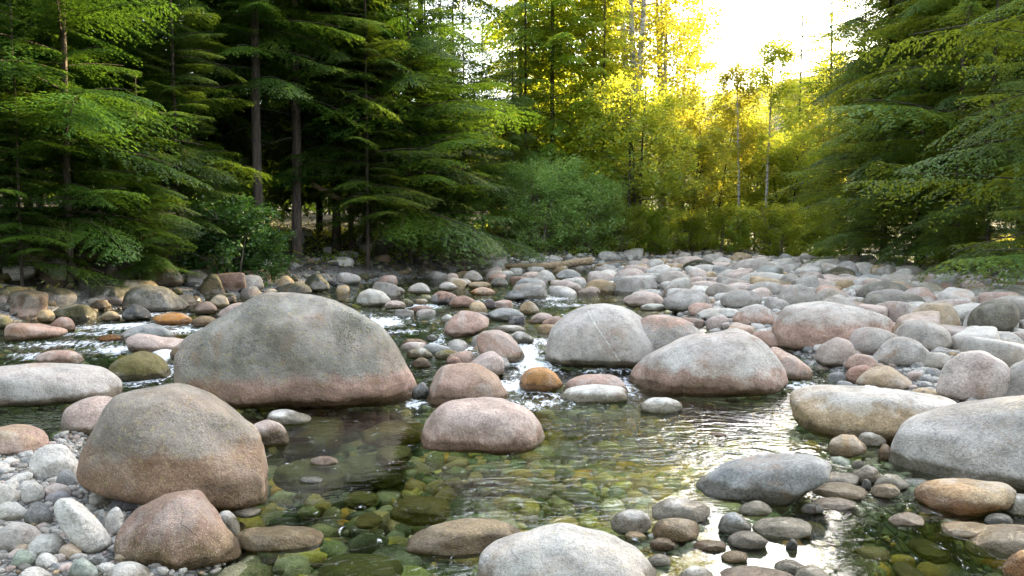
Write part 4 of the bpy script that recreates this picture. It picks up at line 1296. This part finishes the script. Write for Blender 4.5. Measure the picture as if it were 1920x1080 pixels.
MB = broadleaf(rs, 2.2, 1.2, 6, 9000, .06, low=.05, lean=.25, r0=.02, clusters=110, crad=.3, mat=M_MAP, bark=M_TWIG)
BU = broadleaf(rs, 2.2, 1.2, 6, 14000, .045, low=.05, lean=.25, r0=.02, clusters=110, crad=.25, bark=M_TWIG)

T = tree_at
# left bank
T('hemlock_tree', 'bushy young hemlock with layered flat boughs, foremost at the left bank', 'hemlock tree', HA, 130, 14.8, .92, .3)
T('hemlock_tree', 'broad hemlock half cut by the left edge of the photo', 'hemlock tree', HB, -110, 15.5, 1.05, 1.7)
T('hemlock_tree', 'tall hemlock behind the bushy young one at left', 'hemlock tree', HC, 265, 20.5, 1.0, 2.1)
T('hemlock_tree', 'small drooping hemlock right of the bushy young one', 'hemlock tree', HB, 335, 17.6, .6, 4.0)
T('hemlock_tree', 'slender hemlock with a long bare trunk, left of the pair of bare trunks', 'hemlock tree', HD, 487, 20.5, .95, .9)
T('hemlock_tree', 'slender hemlock whose bare trunk stands right of centre in the dark gap', 'hemlock tree', HD, 558, 22.0, 1.0, 3.3)
T('hemlock_tree', 'thin hemlock with bare trunk at the right of the dark gap', 'hemlock tree', HC, 630, 24.5, 1.0, 5.1)
T('hemlock_tree', 'full dark hemlock sweeping down to the water left of the willow bush', 'hemlock tree', HA, 770, 24.5, 1.05, 2.6)
T('hemlock_tree', 'hemlock with low boughs over the far shingle, next to the willow bush', 'hemlock tree', HB, 870, 26.5, .62, .2)
T('hemlock_tree', 'hemlock with spreading low boughs over the biggest boulder', 'hemlock tree', HB, 690, 22.5, .72, 1.2)
T('hemlock_tree', 'sparse hemlock with drooping bare-ended boughs against the pale sky', 'hemlock tree', HS, 786, 30, 1.0, .4)
T('hemlock_tree', 'tall hemlock filling the top left corner', 'hemlock tree', HC, 20, 20.5, 1.05, .6)
T('hemlock_tree', 'tall hemlock behind the slender bare trunks', 'hemlock tree', HC, 430, 25, 1.0, 1.5)
T('hemlock_tree', 'tall dense hemlock behind the full dark one', 'hemlock tree', HC, 690, 28, 1.05, 4.4)
T('hemlock_tree', 'tall dense hemlock between the two bare trunks and the full dark one', 'hemlock tree', HA, 600, 30, 1.7, 5.4)
T('hemlock_tree', 'hemlock in the second row at the upper left', 'hemlock tree', HC, 140, 25, 1.05, 3.4)
# centre
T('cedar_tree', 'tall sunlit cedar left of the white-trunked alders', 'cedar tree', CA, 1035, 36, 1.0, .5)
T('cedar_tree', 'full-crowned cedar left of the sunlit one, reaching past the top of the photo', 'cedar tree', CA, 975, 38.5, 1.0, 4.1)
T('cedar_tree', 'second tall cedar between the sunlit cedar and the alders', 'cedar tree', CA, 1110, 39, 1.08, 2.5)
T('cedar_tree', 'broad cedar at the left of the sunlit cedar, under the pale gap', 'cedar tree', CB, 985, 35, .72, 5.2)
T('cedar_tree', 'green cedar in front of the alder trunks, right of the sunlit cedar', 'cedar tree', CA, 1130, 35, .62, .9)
T('alder_tree', 'bushy alder at the left rim of the sky gap', 'alder tree', AL, 1275, 45, .66, 4.2)
T('cedar_tree', 'low green cedar behind the willow bush', 'cedar tree', CB, 960, 33, .42, 1.1)
T('alder_tree', 'glowing yellow-green alder clump with white trunks', 'alder tree', AL, 1190, 38, 1.05, .2)
T('alder_tree', 'yellow-green alder right of the white-trunked clump', 'alder tree', AL, 1235, 42, .92, 2.0)
T('alder_tree', 'thin pale-trunked alder leaning in the sky gap, left of two', 'alder tree', AS, 1385, 40, .66, .9)
T('alder_tree', 'thin pale-trunked alder in the sky gap, right of two', 'alder tree', AS, 1432, 41, .78, 3.9)
T('maple_tree', 'leafy maple with dark forked trunk below the alders', 'maple tree', MP, 1190, 33, .95, .4)
T('maple_tree', 'small leafy maple right of the forked one', 'maple tree', MP, 1290, 36, .72, 2.2)
T('maple_tree', 'leafy yellow-green tree at the left foot of the sky gap', 'maple tree', MP, 1335, 43, 1.0, 5.2)
T('maple_tree', 'leafy yellow-green tree between the two thin alders', 'maple tree', MP, 1405, 47, 1.0, 3.2)
T('maple_tree', 'leafy yellow-green tree right of the two thin alders', 'maple tree', MP, 1470, 45, .95, 1.3)
T('maple_tree', 'leafy yellow-green tree under the pointed golden hemlock', 'maple tree', MP, 1540, 48, 1.05, .4)
T('alder_tree', 'bushy yellow alder beside the pointed golden hemlock', 'alder tree', AL, 1560, 58, .72, 1.4)
T('alder_tree', 'bushy golden alder left of the pointed golden hemlock', 'alder tree', AL, 1478, 53, .6, 2.7)
T('alder_tree', 'low golden alder at the bottom of the sky gap', 'alder tree', AL, 1395, 57, .58, .7)
T('hemlock_tree', 'pointed golden hemlock rising into the sky gap', 'hemlock tree', GH, 1492, 50, 1.12, 1.0)
T('hemlock_tree', 'short golden conifer at the foot of the sky gap', 'hemlock tree', GH, 1345, 50, .48, 2.0)
T('hemlock_tree', 'second golden conifer behind the pointed one', 'hemlock tree', GH, 1550, 54, 1.4, 4.0)
T('willow_bush', 'rounded grey-green willow bush left of the fallen log end', 'bush', SH, 1005, 31, 1.15, 0)
T('willow_bush', 'rounded grey-green willow bush right of the larger one', 'bush', SH, 1095, 31.5, 1.05, 2)
T('willow_bush', 'lower willow bush at the far bank below the alders', 'bush', BU, 1165, 32, .85, 4)
T('green_bush', 'low green bush at the far bank under the forked maple', 'bush', BU, 1225, 33, .8, 1)
T('green_bush', 'low green bush left of the moss-capped far boulder', 'bush', BU, 1290, 34.5, .8, 2)
T('green_bush', 'yellow-lit bush behind the moss-capped far boulder', 'bush', BU, 1360, 36, .95, 3)
T('green_bush', 'bright yellow bush behind the broad grey mound boulder', 'bush', BU, 1455, 37, 1.15, 5)
T('green_bush', 'yellow-lit bush at the end of the stony corridor', 'bush', BU, 1530, 40, 1.2, .7)
T('maple_bush', 'broad-leaved maple bush on the shaded left bank', 'bush', MB, 430, 18.0, .78, .3)
T('maple_bush', 'low maple bush trailing to the left bank stones', 'bush', MB, 490, 18.6, .5, 2.3)
# right bank
T('cedar_tree', 'cedar with drooping grey-green sprays at the right of the sky gap', 'cedar tree', CB, 1655, 27, .95, .3)
T('cedar_tree', 'cedar with sprays hanging over the stony corridor', 'cedar tree', CB, 1610, 31, .62, 2.9)
T('cedar_tree', 'dark cedar in the middle of the right bank', 'cedar tree', CG, 1790, 22.5, .98, 1.9)
T('cedar_tree', 'dark cedar behind the middle one of the right bank', 'cedar tree', CG, 1730, 31, 1.05, 3.9)
T('cedar_tree', 'bright green cedar cut by the right edge, nearest to the camera', 'cedar tree', CB, 2035, 15.5, .85, 4.6)
T('cedar_tree', 'low cedar whose boughs brush the stones at the right', 'cedar tree', CB, 1850, 20.5, .5, .8)
T('cedar_tree', 'cedar standing between the sky gap cedar and the dark middle one', 'cedar tree', CB, 1720, 25, .8, 5.5)
T('hemlock_tree', 'small hemlock whose lowest boughs shade the left edge stones', 'hemlock tree', HB, 40, 13.8, .36, 1.5)
T('hemlock_tree', 'small hemlock on the dark bank above the wedge boulder', 'hemlock tree', HA, 265, 15.6, .32, 4.5)
T('hemlock_tree', 'hemlock filling the wood between the left corner tree and the bushy young one', 'hemlock tree', HB, 60, 18.5, 1.1, 5.5)
T('hemlock_tree', 'hemlock behind the small drooping one, left of the bare trunks', 'hemlock tree', HA, 380, 23.5, 1.2, 2.2)
T('hemlock_tree', 'hemlock between the spreading one and the thin bare trunk', 'hemlock tree', HB, 660, 25, 1.1, .2)
T('hemlock_tree', 'hemlock at the left foot of the pale gap, behind the low-boughed one', 'hemlock tree', HA, 850, 30, .85, 1.2)
T('hemlock_tree', 'hemlock right of the sparse drooping one, under the pale gap', 'hemlock tree', HB, 905, 33, .62, 3.2)
T('cedar_tree', 'tall cedar at the far right behind the bright green one', 'cedar tree', CG, 1930, 26, 1.1, .9)

for i, (x_, y_) in enumerate(((14.8, 27.5), (16.8, 31.5), (19.5, 36.5), (22.5, 41.5), (27, 50), (31, 55), (26, 45.5), (35, 60), (19, 30), (24, 37), (17, 24), (28.5, 56), (32, 61.5), (23.5, 46))):  # tall hemlocks added to keep the low sun off the foreground
    nb = ['behind the cedar right of the sky gap', 'nearest behind the dark middle cedars', 'further up the right bank', 'high above the right bank trees', 'at the far end of the right bank', 'last on the right bank',
          'between two taller ones on the right bank', 'at the back of the right bank wood', 'close behind the dark middle cedar', 'deep in the right bank wood', 'close behind the bright green cedar', 'at the right rim of the sky gap, far back', 'behind the one at the right rim of the sky gap', 'nearest the right rim of the sky gap'][i]
    T('hemlock_tree', 'very tall dark sun-blocking hemlock added ' + nb, 'hemlock tree', HC, 960 + x_ / y_ * FPX, y_, 1.25 + .05 * (i % 3), i * 1.7, 'added sun-blocking hemlocks of the right bank')

# the far wood: one mass of trees behind the banks
Bd = Build()
def far_mass(pts, sc_rng):
    for x, y in pts:
        me = FA[rs.integers(0, 4)]
        for part, mi in ((me[1], 0), (me[0], 1)):
            V = np.empty(len(part.vertices) * 3, np.float32); part.vertices.foreach_get('co', V); V = V.reshape(-1, 3).astype(float)
            F = np.empty(len(part.polygons) * 4, np.int32); part.loops.foreach_get('vertex_index', F); F = F.reshape(-1, 4)
            s = rs.uniform(*sc_rng); a = rs.uniform(0, 6.28)
            X = np.stack([V[:, 0] * math.cos(a) - V[:, 1] * math.sin(a), V[:, 0] * math.sin(a) + V[:, 1] * math.cos(a), V[:, 2]], 1) * s
            X += [x, y, float(G(x, y)[0])]
            Bd.add(X, F, np.clip(rs.uniform(.1, .8) + rs.uniform(-.2, .2, len(F)), 0, 1), mi)
pts = []
for _ in range(4200):
    x, y = rs.uniform(-50, 60), rs.uniform(-45, 110)
    d = max(float(sdist(np.array([[x, y]]), LBANK)[0]), float(sdist(np.array([[x, y]]), RBANK)[0]))
    qx = 960 + x / y * FPX if y > 2 else 9999
    if d < 1.5 or (y > 4 and (d < 4.5 or (y < 34 and d < 7))):
        continue
    if 1270 < qx < 1640 and y > 30:
        continue
    if y > 46 and abs(x - 6 - .84 * (y - 38)) < 8:
        continue
    if 850 < qx < 960 and 30 < y:
        continue
    if x > 0 and qx < 1300 and y < 44:
        continue
    if math.hypot(x, y) < 7:
        continue
    if x > 12 and 20 < y < 75 and rs.random() < .75:
        continue
    if pts and min((x - a) ** 2 + (y - b) ** 2 for a, b in pts) < 9:
        continue
    pts.append((x, y))
    if len(pts) >= 330:
        break
far_mass(pts, (.8, 1.15))
far_mass([(rs.uniform(12, 62), rs.uniform(60, 118)) for _ in range(60)], (.34, .5))
far_mass([(yy * rs.uniform(.22, .46), yy) for yy in rs.uniform(50, 62, 26)], (.16, .32))
far_mass([(rs.uniform(-2, 12), rs.uniform(50, 70)) for _ in range(7)], (.5, .7))
o = link('far_wood', Bd.mesh('far_wood', [M_HEM, M_BARK]))
tag(o, 'dense mass of conifers behind the trees of both banks', 'wood', kind='stuff')
Bd = Build()
far_mass([(rs.uniform(-260, 200), rs.uniform(180, 420)) for _ in range(170)], (.9, 1.5))
o = link('hillside_wood', Bd.mesh('hillside_wood', [M_HEM, M_BARK]))
tag(o, 'hazy conifers on the far valley side seen through the gap', 'wood', kind='stuff')

# undergrowth on the banks
x, y = rs.uniform(-20, 30, 9000), rs.uniform(6, 50, 9000)
d = np.maximum(sdist(np.stack([x, y], 1), LBANK), sdist(np.stack([x, y], 1), RBANK))
m = (d > .9) & (d < 9)
x, y = x[m][:2600], y[m][:2600]
C = np.stack([x, y, G(x, y) + .12], 1)
Q, idx = leaf_cloud(rs, C, 60000, .32, .05)
Bd = Build()
Bd.quads(Q, rs.uniform(.0, .8, len(x))[idx])
o = link('undergrowth', Bd.mesh('undergrowth', [M_DEC]))
tag(o, 'low ferns and seedlings covering the forest floor', 'undergrowth', kind='stuff')


# ------------------------------------------------------------------ fallen wood
def stick(name, label, cat, pts3, r0, r1, mat, k=7, group=None, knots=0):
    pts3 = np.asarray(pts3, float)
    u = np.linspace(0, len(pts3) - 1, 14)
    P = np.stack([np.interp(u, np.arange(len(pts3)), pts3[:, j]) for j in range(3)], 1)
    P[1:-1] = (P[:-2] + P[1:-1] * 2 + P[2:]) / 4
    w = np.linspace(0, 1, len(P))
    V, F = tube(P, (r0 * (1 - w) + r1 * w) * (1 + .12 * np.sin(w * 40)), k)
    b = Build(); b.add(V, F, .5, 0)
    ring = np.arange(k)
    for c in (0, len(P) - 1):
        ce = len(V)
        b.add(np.concatenate([V[c * k:(c + 1) * k], P[c:c + 1]]), np.stack([ring, np.roll(ring, -1), np.full(k, k), np.full(k, k)], 1)[:, :4], .5, 0)
    o = link(name, b.mesh(name, [mat]))
    return tag(o, label, cat, group)


def at(px_, py_, Y):
    d = ray(px_, py_)
    return CAMP + d * (Y / d[1])


stick('fallen_log', 'pale fallen log lying across the far bank under the willow bush', 'log', [at(905, 495, 26.3), at(960, 499, 26), at(1030, 499, 26.2), at(1108, 489, 27)], .05, .14, M_LOG, 9)
stick('leaning_log', 'broken trunk leaning in the shaded wood behind the bare trunks', 'log', [at(585, 345, 23), at(660, 385, 24), at(740, 420, 25)], .07, .12, M_LOG)
stick('curved_branch', 'curved bare branch hanging at the right bank', 'branch', [at(1925, 532, 15.5), at(1880, 530, 15.5), at(1850, 517, 15.6), at(1836, 500, 15.8)], .03, .014, M_LOG)
stick('bare_branch', 'thin bare branch on the dark left bank', 'branch', [at(180, 556, 15.5), at(240, 548, 15.8)], .02, .012, M_TWIG)
for i, (a_, b_, l_) in enumerate((((30, 560, 14.5), (120, 528, 15.5), 'grey driftwood stick propped on the dark left bank stones'), ((640, 520, 22), (735, 528, 22.5), 'thin driftwood pole on the far shingle behind the biggest boulder'),
                              ((1120, 497, 27), (1190, 492, 27.5), 'short driftwood stick right of the fallen log'), ((1700, 535, 19), (1790, 548, 18.5), 'bare stick on the stones under the right bank boughs'))):
    p_, q_ = at(*a_), at(*b_)
    m_ = (p_ + q_) / 2 + [0, 0, .06]
    stick('driftwood_stick', l_, 'stick', [p_, m_, q_], .035, .015, M_LOG)
bp = Build()
for _ in range(70):
    c = at(rs.uniform(905, 1110), rs.uniform(490, 520), rs.uniform(26, 27.5))
    a = rs.uniform(-.9, .9); l = rs.uniform(.4, 1.5); up = rs.uniform(.1, .9)
    u = np.linspace(0, 1, 5)
    V, F = tube(np.stack([c[0] + np.sin(a) * l * u, c[1] + rs.uniform(-.3, .3) * u, c[2] + up * l * (u - .6 * u * u)], 1), .012 * (1.1 - u), 3)
    bp.add(V, F, .5, 0)
o = link('brush_pile', bp.mesh('brush_pile', [M_TWIG]))
tag(o, 'tangle of dead twigs around the fallen log', 'brush', kind='stuff')
